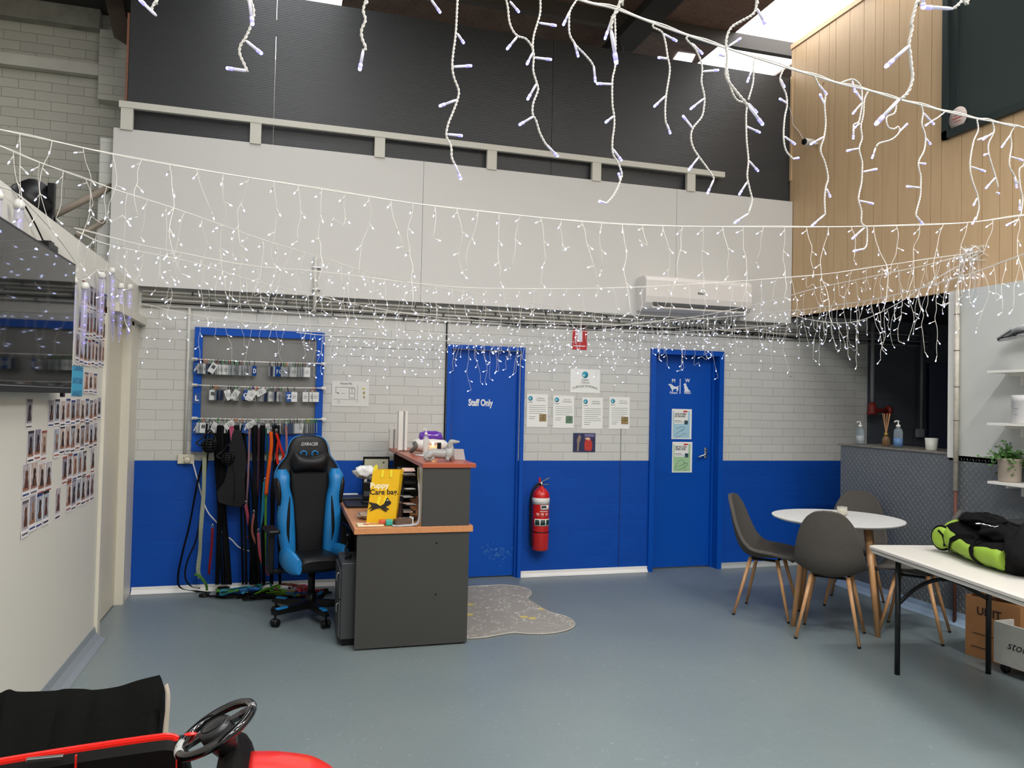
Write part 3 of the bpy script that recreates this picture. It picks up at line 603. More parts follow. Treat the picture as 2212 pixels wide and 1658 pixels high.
# ------------------------------------------------------------------ folding table
tz = .765; A = Vector((3.605, 4.143, 0)); u = Vector((3.335-3.605, 2.816-4.143, 0)).normalized(); v = Vector((-u.y, u.x, 0)); Lh, Wd_ = 1.8, .74
TM = Matrix((v, -u, Vector((0, 0, 1)))).transposed().to_4x4(); TM.translation = A      # local x across, -y towards camera
e = empty('folding_table', (3.9, 3.3, 0), 0, 'white plastic folding table with black metal legs carrying the green bag', 'table')
MB().rbox((0, -Lh, tz-.028), (Wd_, 0, tz), .035, M=TM, n=5).rbox((.01, -Lh+.01, tz-.045), (Wd_-.01, -.01, tz-.028), .03, M=TM).build('tabletop', mat('white moulded plastic', 'c8c5bd', .45, bump=.1, bscale=150), e)
def tl(x, y, z): return TM @ Vector((x, y, z))
l1 = TM.inverted() @ Vector((3.668, 3.947, 0)); l2 = TM.inverted() @ Vector((4.258, 3.864, 0))
for yy in (l1.y, -Lh+.25):
    for xx in (l1.x, l2.x): MB().tube([tl(xx, yy, tz-.05), tl(xx, yy, 0)], .0165, 10).build('leg', mat('black steel tube', '101214', .4), e)
    MB().tube([tl(l1.x-.01, yy, tz-.06), tl(l2.x+.01, yy, tz-.06)], .014, 8).build('leg_bar', MATS['black steel tube'], e)
    MB().tube(smooth([tl(l1.x, yy, .43), tl(l1.x+.12, yy, .53), tl(l1.x+.25, yy, .58), tl(l2.x-.22, yy, .57), tl(l2.x, yy, .46)], 5), .0125, 8).build('curved_brace', MATS['black steel tube'], e)
    MB().tube([tl(l1.x+.28, yy, .58), tl(l2.x-.1, yy-.12 if yy > -.5 else yy+.12, .64), tl(l2.x-.05, yy-.3 if yy > -.5 else yy+.3, tz-.05)], .013, 8).build('folding_stay', MATS['black steel tube'], e)
# ------------------------------------------------------------------ duffel bag
M_grn = mat('lime green fabric', '86a635', .6, bump=.15, bscale=180, var=.08, vscale=12); M_bb = mat('black bag fabric', '0a0a0b', .8, spec=.12, bump=.25, bscale=160)
b0 = W(2018, 1190, Z=tz); b0 = Vector((b0.x+.04, b0.y+.0, tz+.002)); ax = (W(2200, 1258, Z=tz)-W(2035, 1195, Z=tz)); ax.z = 0; ax.normalize(); sd = Vector((-ax.y, ax.x, 0)); 
if sd.x < 0: sd = -sd
def bp(a, s_, z): return b0+ax*a+sd*s_+Vector((0, 0, z))
e = empty('sports_duffel_bag', tuple(b0), 0, 'lime green and black sports duffel bag lying on the folding table', 'bag')
rg = []; NS = 22
secs = [(-.015, .05, .12), (0, .11, .17), (.04, .145, .2), (.12, .165, .2), (.25, .17, .155), (.4, .175, .13), (.55, .17, .15), (.66, .15, .15)]
sp = smooth([Vector(s_) for s_ in secs], 3)
for s_ in sp:
    rg.append([bp(s_.x, .13+s_.y*math.copysign(abs(cos(t))**.8, cos(t)), max(.002, s_.z*.5+s_.z*.5*math.copysign(abs(sin(t))**.8, sin(t))+.004*sin(s_.x*60+t*3))) for t in [2*pi*j/NS for j in range(NS)]])
m = MB(); m.loft(rg)
nr = len(sp)
for fi, f in enumerate(m.f[:-2]):
    i, j = fi//NS, fi % NS; t = 2*pi*(j+.5)/NS
    side = cos(t)
    m.mi[fi] = 1 if ((sin(t) > .5 and not (2 < i < 8 and .5 < sin(t) < .97 and cos(t) < -.1)) or sin(t) < -.85 or cos(t) > .5 or (i < 3 and sin(t) > 0)) else 0
m.build('body', [M_grn, M_bb], e)
def onbag(a, t, off=.004):
    s_ = min(sp, key=lambda q_: abs(q_.x-a)); return bp(a, .13+(s_.y+off)*math.copysign(abs(cos(t))**.8, cos(t)), s_.z*.5+(s_.z*.5+off)*math.copysign(abs(sin(t))**.8, sin(t)))
# end pocket disc, near-left
pk = MB(); nrm = (ax*.55-sd).normalized(); cc = onbag(.085, radians(178), .0); cc.z = tz+.095; Mx = basis(cc-nrm*.006, (nrm.cross(Vector((0, 0, 1)))*-1), (0, 0, 1))
pk.loft([[Mx @ Vector((cos(t)*r_*.06, sin(t)*r_*.065, z_)) for t in [2*pi*j/24 for j in range(24)]] for r_, z_ in ((1.05, -.03), (1.05, .0), (1, .012), (.8, .02), (.4, .024), (.02, .025))]).build('end_pocket', M_grn, e)
pkr = MB().tube([Mx @ Vector((cos(t)*.064, sin(t)*.069, .0)) for t in [2*pi*j/24 for j in range(25)]], .009, 8).build('pocket_piping', M_bb, e)
MB().ribbon([Mx @ Vector((x, y, .024)) for x, y in ((-.01, .045), (.02, .02), (.032, -.02), (.03, -.045))], .012, .003, tuple(nrm.cross(Vector((0, 0, 1))))).build('pocket_zip', M_bb, e)
# straps
MB().ribbon([onbag(.17+.3*k/12, radians(190+18*cos(pi*k/12*1.2)-62*sin(pi*k/12)), .006) for k in range(13)], .03, .004, (.2, .1, 1)).build('shoulder_strap', M_bb, e)
MB().ribbon([onbag(.4+.012*k, radians(120+13*k), .006) for k in range(9)], .03, .004, tuple(ax)).build('carry_strap', M_bb, e)
for a0, t0, t1 in ((.07, 195, 206), (.07, 214, 214), (.12, 222, 206)):
    MB().tube([onbag(a0+.22*k/8, radians(t0+(t1-t0)*k/8), .002) for k in range(9)], .0015, 4).build('print_line', M_bb, e)
# crumpled black garment on top, and folded grey trousers at the right
def lump(name, c, r, sc, m, seed, mp=None, amp=.18, n=26):
    rr = random.Random(seed); ph = [(rr.uniform(2, 6), rr.uniform(0, 6.3), rr.uniform(2, 6), rr.uniform(0, 6.3)) for _ in range(5)]; mb = MB(); rows = []
    for i in range(n//2+1):
        a_ = -pi/2+pi*i/(n//2); row = []
        for k in range(n):
            b_ = 2*pi*k/n; d = 1+sum(amp/5*sin(f1*a_*1.5+p1)*sin(round(f2)*b_+p2) for f1, p1, f2, p2 in ph)*2
            row.append(Vector(c)+(mp or Matrix()).to_3x3() @ Vector((cos(a_)*cos(b_)*r*sc[0]*d, cos(a_)*sin(b_)*r*sc[1]*d, sin(a_)*r*sc[2]*d)))
        rows.append(row)
    return mb.loft(rows, caps=False).build(name, m)
RZ = Matrix.Rotation(math.atan2(ax.y, ax.x), 4, 'Z')
def flatten(o, zmin):
    for v_ in o.data.vertices: v_.co.z = max(v_.co.z, zmin)
g = lump('black_jacket', bp(.16, .18, .215), .1, (1.7, 1.2, .42), M_bb, 5, RZ); tag(g, 'crumpled black jacket piled on top of the green duffel bag', 'clothing')
g = lump('grey_trousers', bp(.70, .2, .12), .16, (1.0, 1.25, .95), mat('charcoal cloth', '161617', .9, spec=.12, bump=.3, bscale=120), 9, RZ); flatten(g, tz+.001); tag(g, 'folded charcoal trousers bunched against the green bag at the right edge', 'clothing')
g = lump('black_shirt', bp(.38, .17, .17), .12, (1.15, 1.0, .42), M_bb, 14, RZ); tag(g, 'black shirt with a white scribble lying on the open green bag', 'clothing')
rr = random.Random(4)
MB().tube(smooth([bp(.27+.013*k, .07+.02*sin(k*2.3)+.005*k, .212+.004*(k % 2)) for k in range(11)], 3), .0018, 4).build('white_scribble', M_sign, g)
p = W(2158, 1138, Z=tz+.12); bx = MB().rbox((p.x+.0, p.y-.3, tz+.001), (p.x+.2, p.y, tz+.15), .01).rbox((p.x-.01, p.y-.31, tz+.15), (p.x+.21, p.y+.01, tz+.17), .01).build('black_box', mat('black box', '26282a', .4)); tag(bx, 'black lidded plastic box behind the bag at the right edge', 'box')
# ------------------------------------------------------------------ boxes under the table
M_card = mat('cardboard', '9b6d43', .75, var=.05, vscale=4)
e = empty('cardboard_box', (4.5, 3.95, 0), 0, 'brown cardboard box standing on the floor under the folding table', 'box')
B0 = Vector((4.436, 4.174, 0)); bu = Vector((.16, -.98, 0)).normalized(); bv = Vector((.98, .16, 0)).normalized(); BM = Matrix((bv, -bu, Vector((0, 0, 1)))).transposed().to_4x4(); BM.translation = B0
MB().box((0, -.36, .001), (.3, 0, .375), M=BM).build('box_body', M_card, e)
MB().box((-.0, -.36, .375), (.004, 0, .40), M=BM).box((.004, -.004, .375), (.3, 0, .40), M=BM).build('box_flap', M_card, e)
bt = basis(BM @ Vector((-.002, -.16, .31)), tuple(bu), (0, 0, 1)); text('UNIT', .07, bt, mat('black print', '1d1a18', .7), e, align='CENTER', bold=.02)
MB().box((-.003, -.2, .16), (0, -.05, .163), M=BM).build('printed_line', MATS['black print'], e); MB().box((-.003, -.16, .07), (0, -.04, .074), M=BM).build('printed_line', MATS['black print'], e)
# papers on the box
rr = random.Random(11)
for k, (cn, lab) in enumerate((('cfcfd0', 'glossy leaflet with pictures on the cardboard box, topmost'), ('b98f88', 'pink printed packet lying on the cardboard box'), ('3a2f2b', 'dark printed booklet lying on the cardboard box'), ('a89e92', 'small pale leaflet on the cardboard box, lowest'))):
    c_ = BM @ Vector((.12+.05*k, -.1-.07*k, .402+.012*(3-k))); m_ = Matrix.Translation(c_) @ Matrix.Rotation(rr.uniform(-.6, .6), 4, 'Z') @ Matrix.Rotation(rr.uniform(-.06, .06), 4, 'X')
    o = MB().box((-.09, -.065, 0), (.09, .065, .004), M=m_).build('leaflet', mat('leaflet '+cn, cn, .4, var=.35, vscale=30)); tag(o, lab, 'leaflet', 'leaflets on the cardboard box')
# white timber crate at the right edge
e = empty('white_storage_crate', (4.35, 3.4, 0), 0, 'white painted timber crate with black script lettering beside the cardboard box', 'crate')
cA = W(2133, 1425, Z=.02); C0 = Vector((4.18, 3.72, 0)); cu1 = Vector((.06, -1, 0)).normalized(); cv1 = Vector((1, .06, 0)).normalized(); CM = Matrix((cv1, -cu1, Vector((0, 0, 1)))).transposed().to_4x4()
c1 = W(2135, 1345, X=4.33); C0 = Vector((4.33, c1.y-.04, 0)); CM.translation = C0
z0c, z1c = .075, .075+.24
M_crt = mat('white crate paint', 'bfbfba', .5, var=.05, vscale=20)
for nm, b0_, b1_ in (('side_board', (0, -.6, z0c), (.015, 0, z1c)), ('side_board', (.33, -.6, z0c), (.345, 0, z1c)), ('end_board', (.015, -.015, z0c), (.33, 0, z1c)), ('end_board', (.015, -.6, z0c), (.33, -.585, z1c)), ('crate_bottom', (0, -.6, z0c-.015), (.345, 0, z0c))):
    MB().box(b0_, b1_, M=CM).build(nm, M_crt, e)
for x, y in ((.04, -.05), (.3, -.05), (.04, -.55), (.3, -.55)):
    MB().lathe([(.0, -.012), (.028, -.012), (.03, 0), (.028, .012), (0, .012)], CM @ Vector((x, y, .031)), 12, axis=(1, 0, 0)).build('castor', M_black, e)
text('storage', .075, basis(CM @ Vector((-.001, -.2, .19)), tuple(cu1), (0, 0, 1)), mat('black print', '1d1a18'), e, shear=.35)
# ================================================================== THINGS ON THE DESK
M_yel = mat('yellow woven plastic', 'e3b312', .45, bump=.1, bscale=220); M_bk = mat('black print', '1d1a18')
zt_ = .792; e = empty('shopping_bag', (.68, 5.36, zt_), 0, 'yellow reusable shopping bag printed with a running black puppy, standing on the desk', 'bag')
# front face traced, real depth behind it
yb = 5.27
def B(x, y, Y=yb): return W(720+x/9.2125, 1000+y/9.2125, Y=Y)
FL, FR, TL_, TR_ = B(655, 1120), B(1235, 1075), B(790, 130), B(1330, 135)
FL.z = FR.z = zt_+.004; dep = Vector((.03, .13, 0)); sft = Vector((.03, .05, 0))
TLb, TRb, FLb, FRb = TL_+sft*1.2, TR_+sft*1.2, FL+dep, FR+dep
ms = MB(); ms.add([FL, FR, TR_, TL_, FLb, FRb, TRb, TLb], [(0, 1, 2, 3), (1, 5, 6, 2), (5, 4, 7, 6), (4, 0, 3, 7), (1, 0, 4, 5)]); ms.build('bag_body', M_yel, e)
fr = (FR-FL); fr.normalize(); fu = (TL_-FL).normalized(); FM = basis(Vector((0, 0, 0)), fr, Vector((0, 0, 1)))
def onb(u, v_, off=-.002):
    a = FL.lerp(FR, u); b = TL_.lerp(TR_, u); return a.lerp(b, v_)+Vector((0, off, 0))
for u0 in (.36, .68):
    MB().ribbon([onb(u0, 1.0, -.003), onb(u0, .93, -.004), onb(u0, .86, -.004)], .016, .002, tuple(fr)).build('handle_tab', mat('yellow strap', 'e9d22c', .5), e)
MB().ribbon([onb(.06, .97), onb(.06, 1.06), onb(.1, 1.09), onb(.12, 1.0)], .016, .002, tuple(fr)).build('handle_loop', MATS['yellow strap'], e)
MB().ribbon(smooth([onb(.36, .49), onb(.33, .35), onb(.42, .28), onb(.52, .32), onb(.60, .50)], 5), .016, .002, tuple(fr)).build('handle_strap', MATS['yellow strap'], e)
text('Puppy', .05, FM.copy() if 0 else basis(onb(.3, .7, -.0015), tuple(fr), (0, 0, 1)), mat('cream print', 'f0e8c8', .5), e, bold=.03, w=.125)
text('Care bag.', .05, basis(onb(.5, .575, -.0015), tuple(fr), (0, 0, 1)), M_bk, e, bold=.02, w=.19)
dogp = [(690, 720), (720, 770), (800, 790), (860, 800), (930, 850), (1000, 810), (1040, 740), (1075, 670), (1090, 700), (1120, 745), (1150, 770), (1145, 800), (1110, 830), (1060, 850), (1050, 880), (1110, 905), (1090, 930), (1040, 905), (1010, 890), (1070, 940), (1050, 965), (990, 930), (930, 890), (850, 900), (760, 940), (720, 965), (750, 915), (790, 880), (740, 890), (700, 925), (710, 890), (770, 840), (720, 805)]
pp = [B(x, y) for x, y in dogp]; MB().prism([(p.x, p.z) for p in pp], basis((0, yb-.006, 0), (1, 0, 0), (0, 0, 1)), .001).build('puppy_print', M_bk, e)
pe = B(1078, 735); MB().lathe([(0, 0), (.0048, 0), (.0048, .001), (0, .001)], (pe.x, yb-.008, pe.z), 12, axis=(0, -1, 0)).build('eye_print', M_paper, e)
# desktop clutter
def slab(name, x0, y0, x1, y1, z, h, m, lab, cat, rot=0, grp=None):
    M = Matrix.Translation(((x0+x1)/2, (y0+y1)/2, z)) @ Matrix.Rotation(rot, 4, 'Z'); a, b = (x1-x0)/2, (y1-y0)/2
    o = MB().rbox((-a, -b, 0), (a, b, h), min(.004, h*.45), M=M).build(name, m); return tag(o, lab, cat, grp)
M_crm = mat('cream card', 'ddd3b0', .5)
e = empty('snack_packet', (.55, 5.17, .792), 0, 'flat cream packet with a red oval badge on the front corner of the desk', 'packet')
MB().rbox((.475, 5.125, .792), (.645, 5.235, .802), .004).build('packet_body', M_crm, e)
MB().lathe([(0, 0), (.024, 0), (.024, .001), (0, .001)], (.535, 5.17, .8021), 20).build('red_badge', M_red, e); MB().box((.56, 5.14, .802), (.64, 5.22, .8026)).build('picture_print', mat('tan print', 'b9824f', .5, var=.3, vscale=40), e)
e = empty('toothpaste_box', (.70, 5.2, .792), 0, 'teal and orange tube shaped packet lying across the desk front below the yellow bag', 'packet')
M = Matrix.Translation((.665, 5.205, .803)) @ Matrix.Rotation(-.1, 4, 'Z'); MB().rbox((-.045, -.03, 0), (.0, .03, .02), .006, M=M).build('orange_end', mat('orange card', 'c8553a', .5), e); MB().rbox((0, -.045, -.01), (.045, .04, .02), .006, M=M).build('teal_end', mat('teal card', '35a596', .5), e)
e = empty('brown_carton', (.76, 5.25, .792), 0, 'small dark brown carton with a white end flap beneath the yellow bag', 'box')
M = Matrix.Translation((.775, 5.165, .793)) @ Matrix.Rotation(.22, 4, 'Z'); MB().box((-.06, -.025, 0), (.055, .03, .04), M=M).build('carton_body', mat('brown card', '5a4436', .6), e); MB().box((.056, -.027, .005), (.062, .032, .052), M=M).build('end_flap', M_paper, e)
g = lump('treat_bag', (.57, 5.5, .815), .05, (1.3, 1.5, .45), mat('clear treat bag', 'b59f86', .25, var=.3, vscale=30, coat=.4), 3, amp=.3); flatten(g, .793); tag(g, 'crinkled clear bag of tan treats on the desk left of the yellow bag', 'bag')
slab('keyboard', .47, 6.03, .64, 6.35, .792, .018, M_black, 'black keyboard lying on the desk beside the gaming chair', 'keyboard', .02)
slab('laptop_tray', .46, 6.4, .66, 6.62, .792, .03, mat('dark slate plastic', '26282b', .35), 'flat dark device with papers on the far part of the desk', 'device')
slab('desk_papers', .45, 6.62, .62, 6.82, .792, .02, M_paper, 'stack of white papers at the far left corner of the desk', 'paper')
e = empty('desk_phone', (.64, 6.3, .792), 0, 'black desk phone with a screen standing behind the yellow bag', 'telephone')
MB().rbox((.6, 6.12, .792), (.73, 6.3, .83), .01).build('phone_base', M_black, e); MB().rbox((.605, 6.2, .83), (.72, 6.23, .97), .01).build('handset', M_black, e); MB().box((.615, 6.196, .86), (.69, 6.2, .9)).build('keypad', mat('key grey', '3d4246', .4), e)
e = empty('thermal_printer', (.62, 6.5, .81), 0, 'black receipt printer with a crumpled white sheet at the back of the desk', 'printer')
MB().rbox((.67, 6.35, .793), (.83, 6.55, .96), .012).build('printer_body', mat('printer black', '1b1c1e', .3), e); MB().rbox((.665, 6.36, .965), (.80, 6.5, .975), .004).build('printer_lid', MATS['printer black'], e)
g = lump('crumpled_paper', (.64, 6.42, 1.03), .07, (1.2, .8, .7), M_paper, 21, amp=.3, n=22); tag(g, 'crumpled white paper piled on the receipt printer', 'paper')
e = empty('notice_frame', (.73, 6.8, 1.0), 0, 'black framed cream notice leaning against the wall behind the desk', 'frame')
a = far_rect(787, 991, 838, 1040, 6.84); MB().box((a[0]-.012, 6.84, .80), (a[1]+.012, 6.855, a[3]+.02)).build('frame_border', M_black, e); MB().box((a[0], 6.836, .82), (a[1], 6.84, a[3])).build('notice_sheet', mat('cream sheet', 'c5c4a8', .6), e)
MB().lathe([(0, 0), (.008, 0), (.008, .001), (0, .001)], (a[1]-.04, 6.835, a[3]-.03), 12, axis=(0, -1, 0)).build('seal_mark', M_ink, e)
# letter tray tower with papers
e = empty('letter_tray', (.85, 5.4, .792), 0, 'black stacked letter trays stuffed full under the raised counter', 'organizer')
MB().box((.79, 5.35, .793), (.80, 5.6, 1.14)).build('tray_side', M_black, e); MB().box((.79, 5.6, .793), (.885, 5.61, 1.14)).build('tray_back', M_black, e)
for k in range(6): MB().rbox((.80, 5.34, .795+k*.05), (.885, 5.6, .80+k*.05), .003).rbox((.80, 5.335, .795+k*.05), (.885, 5.342, .812+k*.05), .003).build('tray_shelf', M_black, e)
rr = random.Random(8)
for k in range(14):
    z = .806+(k % 5)*.05+.006*(k//5) if k < 10 else 1.105+.012*(k-10)
    M = Matrix.Translation((.84+rr.uniform(-.02, .01), 5.39+rr.uniform(-.04, .03), z)) @ Matrix.Rotation(rr.uniform(-.35, .35), 4, 'Z') @ Matrix.Rotation(rr.uniform(-.12, .12) if k >= 10 else 0, 4, 'X')
    o = MB().box((-.035-.02*(k >= 10), -.06, 0), (.03, .06, .003), M=M).build('loose_paper', [M_paper, mat('pinkish paper', 'd9b7a9', .6), mat('grey sheet', 'a9abae', .6)][k % 3])
    tag(o, ('%s sheet of paper %s in the black letter trays' % (('white', 'pinkish', 'grey')[k % 3], ('%s from the bottom' % ordn(k)) if k < 10 else 'spilling over the top, %s' % ordn(k-10))), 'paper', 'papers in the letter trays')
tag(MB().ribbon(smooth([(.70, 5.125, .797), (.76, 5.122, .797), (.83, 5.122, .80), (.868, 5.122, .82), (.873, 5.128, .92), (.87, 5.14, 1.03), (.868, 5.16, 1.07)], 5), .04, .003, (0, 1, .1)).build('clear_sleeve', mat('clear printed sleeve', 'b9bcc0', .2, var=.25, vscale=30)), 'white and grey plastic sleeve curling down beside the counter panel', 'packaging')
tag(MB().ribbon([(.878, 5.24, 1.17), (.877, 5.235, 1.12), (.879, 5.225, 1.075)], .022, .001, (0, 1, 0)).build('sticky_note', mat('cream note', 'd8c98f', .7)), 'cream paper note hanging under the edge of the raised counter', 'note')
# ------------------------------------------------------------------ things on the raised counter
zc = 1.208
e = empty('dachshund_figurine', (1.1, 5.4, zc), 0, 'light grey dachshund statue standing on the red-brown counter', 'figurine')
def Dg(x, y, Y=5.28): return W(720+x/6.909, 870+y/6.909, Y=Y)
def skin(name, chain, m, parent, sub=2):
    """chain: list of (co, radius, parent index)"""
    me = bpy.data.meshes.new(name); inv = full(parent).inverted()
    me.from_pydata([tuple(inv @ Vector(c)) for c, r, p in chain], [(i, p) for i, (c, r, p) in enumerate(chain) if p is not None], [])
    o = bpy.data.objects.new(name, me); COL.objects.link(o); o.parent = parent; me.materials.append(m)
    o.modifiers.new('skin', 'SKIN').use_smooth_shade = True
    for i, (c, r, p) in enumerate(chain):
        v_ = me.skin_vertices[0].data[i]; v_.radius = (r, r) if not isinstance(r, tuple) else r; v_.use_root = (i == 0)
    k = o.modifiers.new('sub', 'SUBSURF'); k.levels = sub; k.render_levels = sub; return o
M_stat = mat('grey glazed ceramic', '9b9c99', .35)
zz = lambda x, y, dy=0: Dg(x, y, 5.28+dy)
foot = zz(1450, 890).z
def fz(p, z): p = Vector(p); p.z = z; return p
ch = [(zz(1560, 760), .032, None), (zz(1460, 745), .033, 0), (zz(1395, 765), .030, 1), (zz(1655, 760), .035, 0), (zz(1745, 745), .038, 3), (zz(1750, 690), .027, 4), (zz(1745, 620), .019, 5), (zz(1755, 575), .022, 6), (zz(1800, 580), .016, 7), (zz(1850, 582), .009, 8), (zz(1888, 578), .006, 9),
      (zz(1390, 820, -.02), .017, 2), (fz(zz(1400, 870, -.02), zc+.012), .011, 11), (fz(zz(1420, 880, -.03), zc+.008), .009, 12),
      (zz(1400, 820, .03), .017, 2), (fz(zz(1410, 870, .03), zc+.012), .011, 14), (fz(zz(1430, 880, .03), zc+.008), .009, 15),
      (zz(1715, 810, -.025), .016, 4), (fz(zz(1700, 870, -.03), zc+.012), .010, 17), (fz(zz(1715, 885, -.04), zc+.007), .009, 18),
      (zz(1760, 810, .025), .016, 4), (fz(zz(1765, 870, .025), zc+.012), .010, 20), (fz(zz(1790, 880, .02), zc+.007), .009, 21),
      (zz(1375, 780), .012, 2), (fz(zz(1360, 850), zc+.03), .008, 23), (fz(zz(1400, 880), zc+.012), .008, 24), (fz(zz(1470, 885, -.02), zc+.01), .008, 25), (fz(zz(1500, 860, -.02), zc+.03), .007, 26), (zz(1470, 828, -.02), .005, 27)]
skin('dog_body', [(c_, r_*(1.1 if i_ < 11 else 1.45), p_) for i_, (c_, r_, p_) in enumerate(ch)], M_stat, e)
for s in (-1, 1):
    c_ = zz(1735, 600, s*.021); MB().loft([[c_+Vector((.012*k_*cos(t), s*(.004)+.004*sin(t)*1, z_+.002*cos(t))) for t in [2*pi*j/12 for j in range(12)]] for k_, z_ in ((.3, .016), (.9, .005), (1.2, -.015), (1.0, -.03), (.3, -.038))]).build('ear', M_stat, e)
c_ = W(912, 985, Z=zc); cx_, cy_ = 1.03, 5.42
jar_candle('lit_jar_candle', (1.035, 5.55, zc), .032, .115, 'lit candle in a tall glass jar on the counter behind the dog figurine', mat('glowing cream wax', 'ecd9ae', .5, emit='ffc983', estr=.9), .72, True)
l = bpy.data.lights.new('candle_glow', 'POINT'); l.energy = .35; l.color = (1, .7, .4); l.shadow_soft_size = .01; lo = bpy.data.objects.new('candle_glow', l); lo.location = (1.035, 5.55, zc+.11); COL.objects.link(lo)
# steam cleaner (white with purple tank)
e = empty('steam_cleaner', (1.08, 6.1, zc), 0, 'white and grey handheld steam cleaner with a see-through purple tank on the counter', 'appliance')
M_shell = mat('white glossy plastic', 'd9d5d0', .3); M_pur = mat('purple translucent plastic', '5f2f9a', .2, coat=.5)
c_ = Vector((1.1, 6.05, zc)); rg = []
for k, (x, hw, z0, z1) in enumerate(((-.135, .03, .045, .08), (-.12, .055, .02, .11), (-.06, .07, .01, .125), (.02, .075, .01, .13), (.09, .07, .015, .12), (.13, .045, .04, .10), (.145, .02, .05, .085))):
    rg.append([c_+Vector((x, hw*cos(t), (z0+z1)/2+(z1-z0)/2*sin(t))) for t in [2*pi*j/16 for j in range(16)]])
MB().loft(rg).build('cleaner_body', M_shell, e)
rg = [[c_+Vector((x, hw*cos(t), (z0+z1)/2+(z1-z0)/2*sin(t))) for t in [2*pi*j/14 for j in range(14)]] for x, hw, z0, z1 in ((-.085, .02, .11, .13), (-.08, .045, .09, .165), (-.03, .05, .09, .18), (.05, .05, .09, .18), (.09, .045, .09, .165), (.105, .02, .1, .13))]
MB().loft(rg).build('water_tank', M_pur, e)
MB().rbox(c_+Vector((.01, -.08, .03)), c_+Vector((.08, -.07, .09)), .004).build('dark_window', M_black, e); MB().rbox(c_+Vector((-.05, -.084, .0)), c_+Vector((-.015, -.06, .12)), .005).build('front_band', M_shell, e)
MB().tube(smooth([c_+Vector((-.13, -.02, .03)), c_+Vector((-.15, -.05, .02)), c_+Vector((-.12, -.08, .06)), c_+Vector((-.13, -.06, .09))], 4), .016, 8).build('grey_handle', mat('handle grey', '55534f', .5), e)
e = empty('pump_bottle', (1.06, 5.92, zc), 0, 'clear pump bottle in front of the purple and white steam cleaner', 'bottle')
def pump(e, x, y, z, r, h, m_b, liquid=None):
    MB().lathe([(0, z), (r, z+.002), (r, z+h*.6), (r*.85, z+h*.68), (r*.4, z+h*.74), (r*.4, z+h*.78), (0, z+h*.78)], (x, y, 0), 16).build('bottle_body', m_b, e)
    p_ = MB().lathe([(r*.5, z+h*.76), (r*.5, z+h*.84), (r*.15, z+h*.86), (r*.15, z+h*.96)], (x, y, 0), 12).build('pump_collar', M_wh, e)
    MB().tube([(x+r*.3, y, z+h*.97), (x-r*.2, y, z+h*.99), (x-r*.9, y, z+h*.975), (x-r*1.15, y, z+h*.94)], r*.16, 8).build('pump_spout', M_wh, e)
M_clr = mat('clear plastic', 'e8eeee', .05, trans=.85, alpha=.45)
pump(e, 1.045, 5.9, zc, .022, .2, M_clr)
slab('white_flyers', .98, 5.62, 1.12, 5.86, zc, .006, mat('glossy flyer', 'd8dcdc', .35, var=.08, vscale=25), 'fan of white flyers lying on the raised counter', 'paper', .25)
e = empty('sign_holder', (1.2, 5.35, zc), 0, 'small clear angled sign holder behind the dog figurine', 'sign')
MB().add([(1.165, 5.40, zc+.001), (1.235, 5.36, zc+.001), (1.228, 5.40, zc+.075), (1.158, 5.44, zc+.075)], [(0, 1, 2, 3)]).build('holder_panel', mat('clear acrylic', 'c8beb9', .15, alpha=.6), e, solid=.003)
MB().add([(1.158, 5.44, zc+.075), (1.228, 5.40, zc+.075), (1.238, 5.46, zc+.001), (1.168, 5.50, zc+.001)], [(0, 1, 2, 3)]).build('holder_back', MATS['clear acrylic'], e, solid=.003)
# tall white frame boards standing on the counter
for nm, x0, x1, y0, z0, z1, lab in (('tall_white_frame', 862, 872, 888, 970, 6.45, 'tall white boxed frame standing upright on the back of the counter'), ('small_white_frame', 843, 850, 927, 968, 6.7, 'short white frame standing on the counter against the brick wall')):
    Yp = z1; a = W(x0, y0, Y=Yp); b = W(x1, y0, Y=Yp)
    e = empty(nm, (a.x, Yp, zc), 0, lab, 'frame')
    MB().box((a.x, Yp, zc), (b.x, Yp+.09, a.z)).build('frame_side', M_wh, e); MB().box((b.x+.002, Yp+.0, zc+.003), (b.x+.012, Yp+.1, a.z-.004)).build('dark_gap', mat('grey shadow board', '8d8f90', .5), e)
    MB().box((b.x+.013, Yp-.005, zc), (b.x+.035, Yp+.11, a.z+.004)).build('frame_board', M_wh, e)
tag(MB().tube(smooth([(1.0, 6.3, zc+.004), (.94, 6.25, zc+.004), (.91, 6.3, zc+.003), (.878, 6.33, zc-.02), (.872, 6.4, 1.1), (.80, 6.5, 1.0), (.74, 6.55, .99)], 5), .003, 6).build('black_cable', M_black), 'thin black cable trailing from the counter down to the desk', 'cable')
# cables on the pedestal
tag(MB().tube(smooth([(.42, 5.35, .55), (.44, 5.3, .575), (.455, 5.4, .56), (.43, 5.5, .57), (.45, 5.55, .62), (.44, 5.5, .68)], 5), .009, 6).build('cable_bundle', M_black), 'tangled black cable bundle lying on the drawer pedestal', 'cable')
